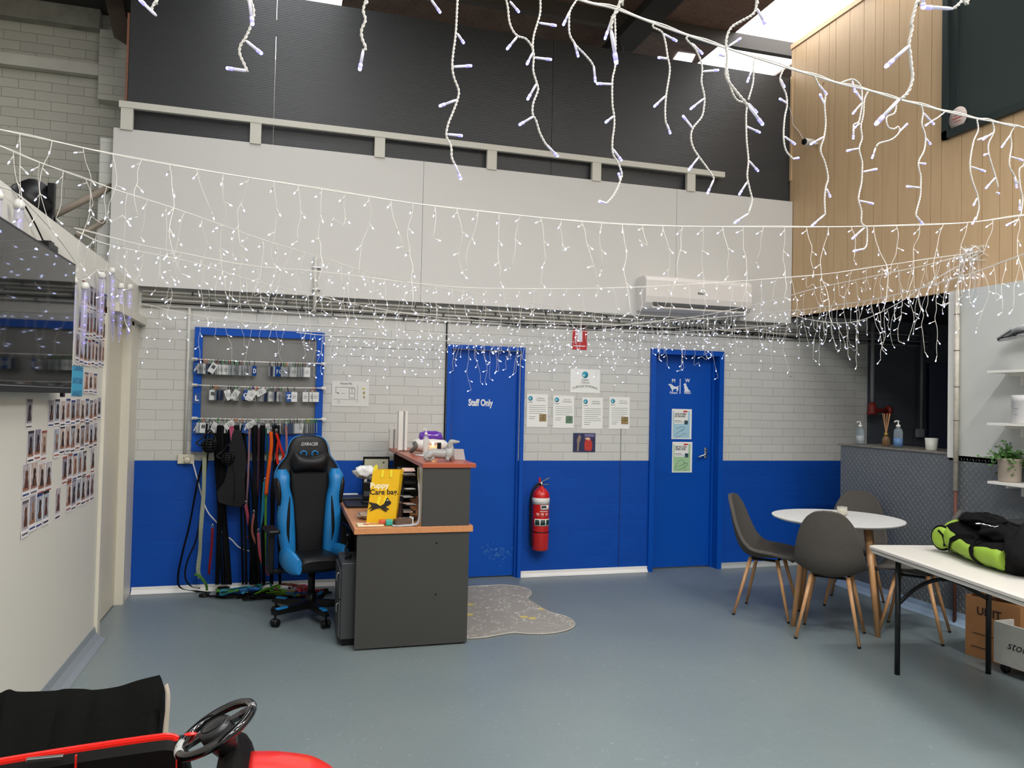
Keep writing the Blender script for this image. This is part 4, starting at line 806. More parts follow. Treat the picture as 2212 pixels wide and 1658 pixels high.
# ================================================================== THINGS ON THE BACK WALL
# fire extinguisher
p = W(1166, 1187, Y=6.86); ez0 = p.z; ezt = W(1166, 1058, Y=6.86).z; er = .078; exx = p.x
e = empty('fire_extinguisher', (exx, 6.855, ez0), 0, 'red fire extinguisher with a white band hanging on the blue brick wall between the doors', 'extinguisher')
H_ = ezt-ez0
MB().lathe([(.0, ez0), (er*.85, ez0), (er, ez0+.015), (er, ez0+H_-.05), (er*.92, ez0+H_-.02), (er*.6, ez0+H_+.01), (er*.3, ez0+H_+.025), (.02, ez0+H_+.04), (0, ez0+H_+.04)], (exx, 6.855, 0), 32).build('cylinder', M_red, e)
def band(z0, z1, a0, a1, m, nm, off=.001):
    n = max(4, int(abs(a1-a0)/8)); off += .0012; v_ = [Vector((exx+(er+off)*sin(radians(a0+(a1-a0)*k/n)), 6.855-(er+off)*cos(radians(a0+(a1-a0)*k/n)), z)) for z in (z0, z1) for k in range(n+1)]
    return MB().add(v_, [(k, k+1, n+2+k, n+1+k) for k in range(n)], 0, True).build(nm, m, e, solid=.0006)
zp = lambda y: W(1166, y, Y=6.78).z
band(zp(1090), zp(1076), -180, 180, mat('white band', 'd8d5d0', .4), 'white_band')
band(zp(1101), zp(1091), -20, 45, M_paper, 'service_label', .002); band(zp(1097), zp(1092), -15, 20, M_ink, 'label_print', .003)
band(zp(1136), zp(1121), -62, 58, M_paper, 'pictogram_strip', .002)
for a0 in (-55, -18, 20): band(zp(1134), zp(1122.5), a0, a0+30, mat('pictogram green', '1f3b33', .4), 'pictogram', .003)
for k in range(3): band(zp(1115), zp(1108), -50+32*k, -28+32*k, mat('pink print', 'd98a80', .4), 'class_mark', .002)
band(zp(1105.5), zp(1104), -25, 35, M_paper, 'title_print', .002)
band(zp(1151), zp(1149), -180, 180, M_black, 'strap_band', .001)
MB().tube([(exx, 6.855, ezt+.03), (exx, 6.855, ezt+.075)], .016, 10).build('valve', M_steel, e)
MB().box((exx-.012, 6.845, ezt+.075), (exx+.085, 6.865, ezt+.083), M=Matrix.Translation((exx, 0, ezt+.08)) @ Matrix.Rotation(-.45, 4, 'Y') @ Matrix.Translation((-exx, 0, -ezt-.08))).build('lever', M_steel, e)
MB().box((exx, 6.848, ezt+.05), (exx+.07, 6.862, ezt+.056)).build('grip', M_steel, e)
MB().rbox((exx-.026, 6.843, ezt+.07), (exx-.008, 6.867, ezt+.115), .005).build('safety_clip', M_red, e)
MB().tube(smooth([(exx-.01, 6.84, ezt+.055), (exx-.06, 6.82, ezt+.05), (exx-.105, 6.82, ezt-.04), (exx-.108, 6.83, ezt-.2), (exx-.095, 6.84, ez0+.1), (exx-.085, 6.845, ez0+.04)], 6), .011, 8).build('hose', M_black, e)
MB().box((exx-.02, 6.93, ezt-.02), (exx+.02, D, ezt+.06)).build('wall_bracket', M_steel, e)
# paper helpers
def sheet(nm, px, lab, cat='poster', m=M_paper, Y=D, off=.004, grp=None):
    a = far_rect(*px, Y=Y-off); e = empty(nm, ((a[0]+a[1])/2, Y-off, a[2]), 0, lab, cat, grp)
    MB().box((a[0], Y-off, a[2]), (a[1], Y-off+.002, a[3])).build('sheet', m, e); return e, a, Y-off-.0008
def lines(e, rows, Y, m=M_ink):
    for (x0, y0, x1, y1) in rows:
        a = far_rect(x0, y0, x1, y1, Y); MB().box((a[0], Y, a[2]), (a[1], Y+.0006, a[3])).build('printed_line', m, e)
def disc(e, x, y, r, Y, m, nm='logo_disc'):
    c_ = W(x, y, Y=Y); return MB().lathe([(0, 0), (r, 0), (r, .0006), (0, .0006)], (c_.x, Y, c_.z), 22, axis=(0, -1, 0)).build(nm, m, e)
M_teal = mat('teal print', '2b8fa8', .6); M_tl2 = mat('pale teal', 'a5d3dd', .6)
def Tx(s_, x, y, size, Y, e, m=M_ink, w=None, **k): p = W(x, y, Y=Y); return text(s_, size, FAR(p.x, Y-.0004, p.z), m, e, w=w, **k)
e, a, Y_ = sheet('testimonials_title_poster', (1232, 797, 1296, 848), 'white poster with a blue round logo above the four letters between the doors')
disc(e, 1264, 809, .032, Y_, M_teal); disc(e, 1261, 811, .014, Y_-.001, M_tl2, 'logo_mark'); Tx('Canine', 1264, 820, .032, Y_, e, w=.07); Tx('Clubhouse', 1264, 826, .024, Y_, e, w=.085, shear=.3); Tx('CLUBHOUSE TESTIMONIALS', 1264, 834, .03, Y_, e, w=.26, arc=1.3)
names = ['leftmost', 'second from the left', 'third from the left', 'rightmost']
for k, (px, title) in enumerate((((1138, 851, 1183, 922), 'Clubhouse\nTestimonials'), ((1195, 854, 1240, 924), 'Day Care\nTestimonials'), ((1257, 858, 1302, 926), 'Clubhouse\nTestimonials'), ((1316, 857, 1360, 926), 'Day Care\nTestimonials'))):
    e, a, Y_ = sheet('testimonial_letter', px, '%s of four white testimonial letters pinned between the two blue doors' % names[k], 'letter', grp='testimonial letters')
    x0, y0, x1, y1 = px; w_ = x1-x0; disc(e, x0+8, y0+9, .022, Y_, M_teal); disc(e, x0+7, y0+10, .01, Y_-.001, M_tl2, 'logo_mark'); Tx('Canine', x0+8, y0+17, .018, Y_, e, w=.045)
    Tx(title, x0+30, y0+11, .02, Y_, e, w=.09, m=mat('grey ink', '7b7f83', .6))
    L_ = [(x0+5, y0+24+4.3*j, x1-4-(6 if j in (4, ) else 0), y0+24.6+4.3*j) for j in range(5 if k < 2 else 7)]
    lines(e, L_, Y_); lines(e, [(x0+5, y0+48+(6 if k > 1 else 0), x0+19, y0+48.7+(6 if k > 1 else 0)), (x0+5, y0+52+(6 if k > 1 else 0), x0+16, y0+52.7+(6 if k > 1 else 0))], Y_)
    if k != 2:
        ra = far_rect(x1-18, y1-28+ (2 if k else 0), x1-3, y1-12+(2 if k else 0), Y_); MB().box((ra[0], Y_, ra[2]), (ra[1], Y_+.0006, ra[3])).build('dog_picture', mat('picture %d' % k, ('8a7650', '5b7a63', '000000', '8f7a50')[k], .5, var=.5, vscale=55), e)
# dog and performer poster
e, a, Y_ = sheet('blue_poster', (1238, 935, 1286, 976), 'small dark blue poster with a dog and a person in red clothes', m=mat('navy poster', '2b2f52', .5))
def polyf(e, pts, Y, m, nm): P = [W(x, y, Y=Y) for x, y in pts]; return MB().prism([(p.x, p.z) for p in P], basis((0, Y, 0), (1, 0, 0), (0, 0, 1)), .0008).build(nm, m, e)
polyf(e, [(1246, 974), (1247, 960), (1246, 950), (1249, 942), (1252, 938), (1255, 942), (1254, 950), (1251, 957), (1250, 974)], Y_, mat('brown print', '8a7668', .6), 'dog_shape')
polyf(e, [(1263, 972), (1262, 958), (1264, 950), (1269, 947), (1276, 949), (1279, 955), (1279, 968), (1276, 974)], Y_, mat('red clothing print', 'b5342e', .6), 'figure_shape'); polyf(e, [(1264, 948), (1263, 946), (1271, 944), (1276, 947), (1272, 951)], Y_-.001, mat('skin print', 'd9a892', .6), 'face_shape'); lines(e, [(1263, 937, 1284, 943)], Y_, mat('mauve print', '706a92', .6))
# evacuation plan
e, a, Y_ = sheet('evacuation_plan', (717, 823, 797, 877), 'framed white evacuation plan with a floor diagram left of the staff door', 'plan', m=mat('glossy paper', 'd5d6d1', .3))
Tx('Evacuation Plan', 748, 828, .03, Y_, e, w=.1)
lines(e, [(725, 836, 766, 836.7), (725, 836, 725.7, 848), (725, 847, 731, 847.7), (754, 838, 766, 838.6), (754, 838, 754.7, 860), (766, 838, 766.7, 860), (754, 859, 767, 859.7), (760, 838, 760.6, 850), (754, 849, 766, 849.6), (720, 862, 771, 862.6), (772, 832, 772.6, 870), (738, 849, 745, 849.6), (729, 848, 732, 850), (728, 865, 735, 865.6), (728, 869, 735, 869.6)], Y_)
lines(e, [(782, 838, 788, 841)], Y_, mat('yellow mark', 'c9b94a', .5)); lines(e, [(784, 846, 788, 851)], Y_, mat('olive mark', '8a8540', .5)); lines(e, [(785, 855, 788, 860)], Y_, MATS['olive mark'])
# fire sign
e, a, Y_ = sheet('fire_extinguisher_sign', (1236, 704, 1268, 755), 'red fire extinguisher location sign high on the wall above the letters', 'sign', m=mat('sign red', 'b8262a', .4))
polyf(e, [(1248, 712), (1251, 708), (1255, 708), (1258, 713), (1258, 738), (1247, 738), (1247, 713)], Y_, M_sign, 'extinguisher_symbol'); lines(e, [(1243, 716, 1245, 742), (1243, 711, 1249, 713), (1240, 746, 1264, 748)], Y_, M_sign)
# door posters
def dposter(px, lab, t1, t2, cm, cm2, kind):
    e, a, Y_ = sheet('hygiene_poster', px, lab, m=M_paper, Y=y3, off=.003); x0, y0, x1, y1 = px
    MB().box((a[0]+.012, Y_, a[2]+.012), (a[1]-.022, Y_+.0005, a[3]-.02)).build('tinted_panel', mat(cm, cm, .6), e)
    r_ = far_rect(x0+5, y0+4, x1-8, y0+32, Y_); MB().box((r_[0], Y_-.0008, r_[2]), (r_[1], Y_-.0003, r_[3])).build('white_box', M_paper, e)
    Y2 = Y_-.0015; Tx(t1, x0+19, y0+11, .026, Y2, e, w=.125, bold=.03); Tx(t2, x0+18, y0+16, .026, Y2, e, w=.12, bold=.03); r2 = far_rect(x1-18, y0+4, x1-9, y0+7, Y2); MB().box((r2[0], Y2, r2[2]), (r2[1], Y2+.0005, r2[3])).build('red_mark', M_red, e)
    lines(e, [(x0+6, y0+25, x0+20, y0+26), (x0+6, y0+28, x0+26, y0+28.6)], Y2)
    c_ = W(x0+31, y0+29, Y=Y2); MB().box((c_.x-.02, Y2-.0005, c_.z-.02), (c_.x+.02, Y2, c_.z+.02)).build('badge', mat('badge dark', '2c4a58', .5), e)
    if kind: tr = [[(1457, 1020-958+y0-2)]]; 
    def P(x, y): return W(x0+x, y0+y, Y=Y2)
    cur = [[(6, 58), (12, 52), (20, 46), (26, 44)], [(10, 42), (17, 40), (24, 38), (27, 42), (20, 48)], [(8, 62), (18, 58), (28, 52), (32, 56)]] if not kind else [[(8, 60), (8, 50), (14, 42), (20, 38), (26, 44), (26, 52)], [(10, 54), (20, 50), (30, 45), (33, 49), (24, 56), (12, 60)], [(28, 62), (27, 54)]]
    for c_ in cur: MB().tube(smooth([P(*q_) for q_ in c_], 3), .0012, 4).build('line_drawing', M_ink, e)
dposter((1451, 883, 1494, 948), 'pale blue hand washing poster, upper of two posters on the right door', 'GOOD HYGIENE', 'IS IN YOUR HANDS.', '9fc6d6', 0, 0)
dposter((1452, 954, 1495, 1020), 'pale green cough poster, lower of two posters on the right door', 'KEEP THAT COUGH', 'UNDER COVER.', '9fc59a', 0, 1)
# leather tag on the staff door
a = far_rect(966, 915, 975, 952, y2-.004); tag(MB().rbox((a[0], y2-.006, a[2]), (a[1], y2-.001, a[3]), .002).build('door_pull', mat('brown leather', '7a4428', .6)), 'narrow brown pull tab on the left edge of the staff door', 'handle')
# power points and conduits
def socket(px, lab, sw=True):
    a = far_rect(*px, Y=D-.01); e = empty('power_outlet', ((a[0]+a[1])/2, D-.01, a[2]), 0, lab, 'power outlet')
    MB().rbox((a[0], D-.028, a[2]), (a[1], D-.001, a[3]), .005).build('face_plate', mat('outlet cream', 'd2cdb8', .4), e); return e, a
e, a = socket((384, 981, 420, 1001), 'cream double power outlet on the brick wall at the paint line')
for k in (0, 1): MB().box((a[0]+.03+k*.09, D-.0295, a[3]-.03), (a[0]+.042+k*.09, D-.028, a[3]-.018)).build('switch', M_wh, e)
for dx_, dz_ in ((-.01, .006), (.01, .006), (0, -.014)): MB().box((a[0]+.055+dx_-.003, D-.0285, a[2]+.045+dz_-.004), (a[0]+.055+dx_+.003, D-.0275, a[2]+.045+dz_+.004)).build('pin_slot', M_ink, e)
pg = MB().lathe([(.0, 0), (.028, 0), (.026, .03), (.012, .035)], (a[1]-.05, D-.028, a[2]+.035), 14, axis=(0, -1, -.3)).build('plug', mat('outlet cream', 'd2cdb8'), e)
pc = [W(417, 1000, Y=6.88), W(428, 1040, Y=6.88), W(440, 1085, Y=6.88), W(452, 1110, Y=6.88), W(470, 1130, Y=6.88), W(480, 1150, Y=6.88), W(500, 1165, Y=6.88), W(523, 1185, Y=6.88), W(575, 1197, Y=6.88)]
tag(MB().tube(smooth(pc, 5), .0055, 6).build('white_flex', M_wire), 'white power cord running from the outlet behind the leads', 'cable')
M_cond = mat('white conduit', 'c6c4bc', .5)
x_ = W(409, 700, Y=D).x; tag(MB().tube([(x_, D-.015, 2.36), (x_, D-.015, W(409, 981, Y=D).z)], .0125, 8).build('conduit_drop', M_cond), 'white vertical conduit down to the power outlet left of the lead board', 'conduit')
x_ = W(681, 600, Y=YP).x; o = tag(MB().tube([(x_, YP-.02, W(681, 556, Y=YP).z), (x_, YP-.02, 2.36)], .0165, 10).build('vent_pipe', M_cond), 'short open ended white pipe clipped to the upper wall above the lead board', 'pipe')
for yy in (578, 625): MB().box((x_-.022, YP-.04, W(681, yy, Y=YP).z-.006), (x_+.045, YP, W(681, yy, Y=YP).z+.006)).build('clip', M_steel, o)
zs = [2.475, 2.445, 2.41, 2.385, 2.36]
for k, (z, r_, m_, lab) in enumerate(((2.47, .010, M_cond, 'topmost white conduit'), (2.437, .008, mat('grey conduit', '9c9a92', .5), 'grey conduit'), (2.405, .009, M_cond, 'middle white conduit'), (2.38, .005, M_black, 'thin black cable'), (2.352, .008, M_cond, 'lowest white conduit'))):
    o = tag(MB().tube([(XL+.02, D-.02, z), (6.8, D-.02, z-.01)], r_, 8).build('conduit_run', m_), lab+' of the bundle running along the wall under the upper panel', 'conduit', 'conduits under the upper panel')
    for j in range(9): MB().box((XL+.4+j*.62+k*.13, D-.04, z-r_-.003), (XL+.412+j*.62+k*.13, D, z+r_+.003)).build('saddle_clip', M_ink, o)
tag(MB().tube(smooth([Vector((1.6+.25*k, D-.045, 2.39-.02*sin(k*.5)-.012*(k % 3))) for k in range(15)], 4), .006, 6).build('loose_cable', M_black), 'loose sagging black cable below the conduits', 'cable')
x_ = SX0-.012; tag(MB().tube([(x_, D-.012, 2.36), (x_, D-.012, 1.1)], .006, 6).build('door_cable', M_black), 'black cable running down the left side of the staff door', 'cable')
x_ = W(1340, 1000, Y=D).x; tag(MB().box((x_-.005, D-.004, .06), (x_+.005, D, 1.08)).box((x_-.004, D-.004, 1.08), (x_+.004, D, W(1340, 925, Y=D).z), 1).build('wall_joint', [mat('joint sealant', '0a357f', .5), mat('grey sealant', '85867f', .6)]), 'dark vertical movement joint in the blue brick right of the extinguisher', 'joint')
# air conditioner
ya = YP-.21
a = far_rect(1403, 598, 1628, 668, ya); A0 = W(1396, 595, Y=ya).x; A1 = W(1626, 640, Y=ya).x; az1 = W(1403, 592, Y=ya).z; az0 = W(1400, 668, Y=ya).z
e = empty('air_conditioner', ((A0+A1)/2, YP, az0), 0, 'white split system air conditioner mounted on the upper wall above the right door', 'air conditioner')
prof = [(YP, az0), (YP, az1), (YP-.15, az1+.0), (YP-.19, az1-.015), (YP-.21, az1-.05), (YP-.215, az0+.13), (YP-.2, az0+.07), (YP-.15, az0+.02), (YP-.1, az0)]
rg = [[Vector((x, y, z)) for y, z in prof] for x in (A0, A0+.01, A1-.01, A1)]
rg[0] = [Vector((A0-.0, YP+(p.y-YP)*.97, az0+(az1-az0)/2+(p.z-az0-(az1-az0)/2)*.96)) for p in rg[0]]; rg[3] = [Vector((A1, p.y, p.z)) for p in rg[0]]
MB().loft(rg, sm=False).build('casing', M_shell, e, bevel=.004)
MB().box((A0+.08, YP-.212, az0+.045), (A1-.08, YP-.2, az0+.075), M=Matrix()).build('outlet_slot', mat('slot dark', '4a4c4e', .5), e)
MB().box((A0+.07, -.004, -.022), (A1-.07, .004, .022), M=Matrix.Translation((0, YP-.19, az0+.035)) @ Matrix.Rotation(-.7, 4, 'X')).build('air_flap', M_shell, e)
p = W(1515, 634, Y=YP-.216); text('Rinnai', .03, FAR(p.x, YP-.2165, p.z), M_ink, e, bold=.02)
# ================================================================== RIGHT WALL THINGS
# bullet camera
p = W(1752, 306, X=XR-.1); e = empty('security_camera', (XR, p.y, p.z), 0, 'small white bullet security camera on the timber boards', 'camera')
MB().lathe([(0, 0), (.032, 0), (.034, .01), (.034, .12), (0, .12)], (XR-.16, p.y+.02, p.z), 16, axis=(1, .25, .1)).build('camera_body', M_wh, e); MB().lathe([(0, -.004), (.031, -.004), (.031, .004), (0, .004)], (XR-.163, p.y+.02, p.z), 16, axis=(1, .25, .1)).build('lens_face', M_black, e)
MB().tube([(XR-.06, p.y+.03, p.z), (XR, p.y+.03, p.z+.0)], .014, 8).build('mount', M_wh, e)
tag(MB().tube(smooth([W(1752-13, 308, X=XR-.02), W(1725, 283, X=XR-.01), W(1714, 270, X=XR-.01), W(1710, 245, X=XR-.01), W(1703, 225, X=XR-.01), W(1697, 180, X=XR-.01)], 4), .003, 5).build('camera_lead', M_wire), 'thin white lead from the security camera up the timber wall', 'cable')
# shelves
for k, (x, y, lab) in enumerate(((2132, 800, 'top'), (2132, 912, 'middle'), (2133, 1038, 'lowest'))):
    a = W(x, y, X=XR-.2); Yc = W(x, y, X=XR-.2).y; zs_ = a.z
    e = empty('floating_shelf', (XR, a.y, zs_), 0, '%s of three white floating shelves on the right wall' % lab, 'shelf', 'white floating shelves')
    MB().box((XR-.2, a.y-1.2, zs_-.018), (XR-.003, a.y, zs_)).build('board', M_wh, e)
    for yy in (.12, .9): MB().box((XR-.16, a.y-yy-.01, zs_-.04), (XR-.003, a.y-yy+.01, zs_-.018)).box((XR-.02, a.y-yy-.01, zs_-.1), (XR-.003, a.y-yy+.01, zs_-.04)).build('bracket', M_wh, e)
    if k == 1: s_mid = (a.y, zs_)
    if k == 2: s_low = (a.y, zs_)
p = W(2190, 912, X=XR-.12); e = empty('white_jar', (XR-.1, p.y, s_mid[1]), 0, 'plain white lidded jar with small grey print on the middle shelf', 'jar')
MB().lathe([(0, 0), (.07, 0), (.074, .006), (.074, .15), (.076, .152), (.076, .195), (0, .198)], (XR-.1, p.y-.06, s_mid[1]), 30).build('jar_body', mat('matt white jar', 'c9c8c8', .4), e)
MB().box((XR-.1765, p.y-.075, s_mid[1]+.1), (XR-.17, p.y-.045, s_mid[1]+.104)).build('printed_line', mat('faint print', '8a8a8a', .5), e); MB().box((XR-.1765, p.y-.07, s_mid[1]+.06), (XR-.17, p.y-.048, s_mid[1]+.063)).build('printed_line', MATS['faint print'], e)
# potted fern
pc_ = W(2181, 1038, X=XR-.1); px_, py_, pz_ = XR-.1, pc_.y, s_low[1]
e = empty('potted_plant', (px_, py_, pz_), 0, 'bushy small-leaved green plant in a pale clay pot on the lowest shelf', 'plant')
MB().lathe([(0, 0), (.066, 0), (.07, .01), (.074, .15), (.077, .155), (.077, .165), (.07, .165), (.068, .13), (0, .13)], (px_, py_, pz_), 28).build('pot', mat('pale clay', '9b9083', .75, var=.06), e)
MB().lathe([(0, .13), (.069, .131), (0, .135)], (px_, py_, pz_), 16).build('soil', mat('soil', '2c221a', .9), e)
rr = random.Random(6); st = MB(); lv = MB()
for k in range(64):
    a_ = rr.uniform(0, 2*pi); L_ = rr.uniform(.08, .17); lean = rr.uniform(.2, 1.3); droop = rr.uniform(.0, .12) if k % 4 else rr.uniform(.1, .2); P_ = []
    for j in range(7):
        t = j/6; P_.append(Vector((px_+cos(a_)*L_*t*sin(lean), py_+sin(a_)*L_*t*sin(lean)*1.3, pz_+.14+L_*t*cos(lean)*1.1-droop*t*t)))
        if P_[-1].x > XR-.012: P_[-1].x = XR-.012
    st.tube(P_, .0016, 4)
    for j in range(1, 7):
        for s in (-1, 1):
            c_ = P_[j]; d = Vector((rr.uniform(-1, 1), rr.uniform(-1, 1), rr.uniform(-.3, .9))).normalized(); sz = rr.uniform(.016, .028); sd_ = d.orthogonal().normalized()*sz*.42
            lv.add([c_, c_+d*sz*.5+sd_, c_+d*sz, c_+d*sz*.5-sd_], [(0, 1, 2, 3)])
st.build('stems', mat('stem green', '4a5a2a', .6), e); o = lv.build('leaves', mat('leaf green', '3f6b2c', .5, var=.35, vscale=40), e)
# silver fish-head ornament entering at the right edge
e = empty('wall_ornament', (XR-.1, 4.3, 2.16), 0, 'silver and black reptile head ornament fixed high on the white wall at the right edge', 'ornament')
def Q(x, y, X=XR-.1): return W(2030+x/4.253, 680+y/4.253, X=X)
up_ = [(530, 215), (600, 160), (690, 100), (774, 85)]; lo_ = [(535, 222), (620, 205), (700, 175), (774, 160)]; ll_ = [(545, 245), (640, 235), (700, 215), (774, 205)]
def headpart(A_, B_, nm, m, w0):
    rg = []
    for i, (a_, b_) in enumerate(zip(A_, B_)):
        pa, pb_ = Q(*a_), Q(*b_); c_ = (pa+pb_)/2; h_ = (pa-pb_).length/2; w_ = w0*(.25+i*.3)
        rg.append([c_+(pa-pb_).normalized()*h_*sin(t)+Vector((w_*cos(t), 0, 0)) for t in [2*pi*j/14 for j in range(14)]])
    ext = rg[-1]; rg.append([p+Vector((.0, -.25, .02)) for p in ext]); return MB().loft(rg).build(nm, m, e)
M_slv = mat('brushed silver', 'b9bbbc', .35, .2, var=.3, vscale=14); headpart(up_, lo_, 'upper_jaw', M_slv, .05); headpart([(x, y+8) for x, y in lo_], ll_, 'lower_jaw', M_slv, .04)
MB().sphere(Q(690, 178, XR-.145), .013).build('eye', M_black, e); MB().tube([Q(x, y-3, XR-.14) for x, y in lo_], .0045, 6).build('mouth_line', M_black, e); MB().tube([Q(x, y+18, XR-.14) for x, y in up_], .004, 6).build('cheek_line', mat('dark stripe', '3a3a38', .4), e)
# things on the counter
def cpos(x, y, X): p_ = W(x, y, Z=1.306); return p_
M_gel = mat('clear gel bottle', 'b9c9d2', .08, trans=.6, alpha=.55); M_amb = mat('amber liquid glass', '9c7a55', .12, trans=.4, alpha=.75)
for nm, x, y, lab, mb, r, h in (('hand_gel_bottle', 1858, 960, 'clear pump bottle with a white label strip, leftmost on the grey counter', M_gel, .034, .215), ('hand_gel_bottle', 1940, 967, 'clear pump bottle with a blue label beside the reed diffuser', M_gel, .036, .235)):
    p = cpos(x, y, 0); e = empty(nm, tuple(p), 0, lab, 'bottle', 'pump bottles on the counter'); pump(e, p.x, p.y, 1.306, r, h, mb)
    MB().lathe([(r*1.01, 1.32), (r*1.03, 1.32), (r*1.03, 1.39), (r*1.01, 1.39)], (p.x, p.y, 0), 16).build('label', mat('blue label', '5f86b4', .5, alpha=.8) if x > 1900 else mat('faint label', 'c2c8ca', .5, alpha=.5), e)
p = cpos(1914, 964, 0); e = empty('reed_diffuser', tuple(p), 0, 'amber reed diffuser with a bunch of sticks on the grey counter', 'diffuser')
MB().lathe([(0, 1.306), (.032, 1.308), (.032, 1.375), (.016, 1.4), (.0, 1.4)], (p.x, p.y, 0), 16).build('diffuser_bottle', M_amb, e); MB().lathe([(.017, 1.398), (.017, 1.43), (.008, 1.43)], (p.x, p.y, 0), 14).build('gold_collar', mat('gold', 'a88a4a', .3, .8), e)
for k in range(9):
    a_ = k*.7; MB().tube([(p.x, p.y, 1.32), (p.x+.004*cos(a_), p.y+.004*sin(a_), 1.43), (p.x+.032*cos(a_), p.y+.032*sin(a_), 1.6)], .0022, 5).build('reed', mat('reed', 'b98a5e', .7), e)
p = cpos(2012, 972, 0); tag(MB().lathe([(0, 0), (.04, 0), (.042, .005), (.05, .1), (.047, .1), (.04, .02), (0, .02)], (p.x, p.y, 1.306), 24).build('white_pot', mat('frosted white', 'c6c6bc', .4)), 'plain white tapered cup on the right end of the grey counter', 'cup')
# dark room: red hydrant valve and pipes
p = W(1884, 885, Y=6.82); e = empty('hydrant_valve', tuple(p), 0, 'dark red fire valve with a branch on the grey pipe in the dark room', 'valve')
MB().lathe([(0, -.05), (.05, -.05), (.055, -.03), (.04, 0), (.045, .03), (.03, .08), (0, .08)], tuple(p), 16).build('valve_body', mat('dull red', '7a1f1a', .5), e); MB().tube([p, p+Vector((.08, 0, -.005)), p+Vector((.2, 0, -.005))], [.03, .022, .022], 12).build('branch_pipe', MATS['dull red'], e)
MB().lathe([(0, 0), (.05, 0), (.055, .02), (.04, .05), (0, .05)], tuple(p+Vector((.19, 0, -.005))), 14, axis=(1, 0, 0)).build('outlet_cap', MATS['dull red'], e)
tag(MB().tube([p+Vector((0, 0, .08)), Vector((p.x, p.y, 2.56))], .02, 10).build('riser_pipe', mat('grey pipe', '8d8f8f', .5)), 'grey riser pipe above the red valve in the dark room', 'pipe')
p = W(1990, 930, Y=6.9); tag(MB().tube([p, Vector((p.x, p.y, 2.56))], .014, 8).box((p.x-.06, p.y-.02, p.z-.07), (p.x+.02, p.y+.02, p.z+.02)).build('switch_conduit', MATS['grey pipe']), 'thin conduit with a switch box at its foot in the dark room', 'conduit')
# ================================================================== LEAD BOARD
Yb = D-.05
a = far_rect(417, 712, 699, 976, Yb); bx0, bx1, bz0, bz1 = W(417, 840, Y=Yb).x, W(698, 840, Y=Yb).x, a[2], a[3]
e = empty('lead_board', ((bx0+bx1)/2, D, bz0), 0, 'blue framed grey pegboard with three white rails full of tags and leads', 'board')
fw = .062
MB().box((bx0+fw, D-.02, bz0+.1), (bx1-fw, D-.001, bz1-fw)).build('backing_sheet', mat('grey backing sheet', '7d7c78', .5, var=.08, vscale=5), e)
for nm, b0_, b1_ in (('frame_side', (bx0, Yb, bz0), (bx0+fw, D, bz1)), ('frame_side', (bx1-fw, Yb, bz0), (bx1, D, bz1)), ('frame_top', (bx0+fw, Yb, bz1-fw), (bx1-fw, D, bz1)), ('frame_bottom', (bx0+fw, Yb, bz0), (bx1-fw, D, bz0+.15))): MB().box(b0_, b1_).build(nm, M_blue, e)
Yr = Yb-.03; RL = []
for (yl, yr, ym) in ((775, 785, 783), (831, 838, 836), (903, 905, 909)):
    pl_ = W(417, yl, Y=Yr); pr_ = W(697, yr, Y=Yr); pm = (pl_+pr_)/2-Vector((0, 0, .006)); RL.append((pl_, pr_))
    rr_ = MB().tube(smooth([pl_, pm, pr_], 6), .005, 8).build('hanging_rail', M_wire, e)
    for p in (pl_, pr_): MB().rbox((p.x-.012, Yb-.02, p.z-.012), (p.x+.03, Yb-.001, p.z+.012), .004).build('rail_bracket', M_wh, rr_)
def onrail(k, px): pl_, pr_ = RL[k]; t = (px-417)/(697-417); p = pl_.lerp(pr_, t); return Vector((p.x, Yr, p.z-.006*(1-(2*t-1)**2)))
cnames = {'black': '1b1c1e', 'silver': 'b5b7b8', 'green': '2f8a3c', 'orange': 'c9702c', 'purple': '6a3b9a', 'yellow': 'c9a928', 'maroon': '6a2420', 'teal': '1f6a62'}
def ring_mesh(c_):
    m = MB(); m.tube([(0, .0, .008)]+[(.0, .011*sin(t), -.014+.02*cos(t)) for t in [2*pi*j/12 for j in range(13)]][1:], .0024, 5); o = m.build('carabiner', mat('carabiner '+c_, cnames[c_], .35, .3)); me = o.data; bpy.data.objects.remove(o); return me
RM = {c_: ring_mesh(c_) for c_ in cnames}
def card_mesh(kind):
    m = MB(); m.rbox((-.0255, -.0008, -.118), (.0255, .0008, -.034), .0006); 
    if kind in ('white', 'grey'): m.box((-.018, -.0013, -.075), (.018, .0013, -.071), 1).box((-.018, -.0013, -.088), (.010, .0013, -.084), 1).box((-.018, -.0013, -.062), (.014, .0013, -.060), 1)
    if kind == 'photo': m.box((-.014, -.0014, -.08), (.014, .0014, -.05), 1)
    m.box((-.004, -.0006, -.036), (.004, .0006, -.022), 0)
    bs = {'white': 'd6d8d6', 'grey': 'a9adb0', 'blue': '1a4a94', 'photo': 'cfd3d2', 'navy': '2b3c5a', 'clear': 'b4b9bb'}[kind]
    o = m.build('tag_card', [mat('tag '+kind, bs, .3, coat=.2), mat('tag mark', '4a4a4c', .6)]); me = o.data; bpy.data.objects.remove(o); return me
KM = {k: card_mesh(k) for k in ('white', 'grey', 'blue', 'photo', 'navy', 'clear')}
rr = random.Random(12); RN = ['top', 'middle', 'bottom']; cnt = [0, 0, 0]
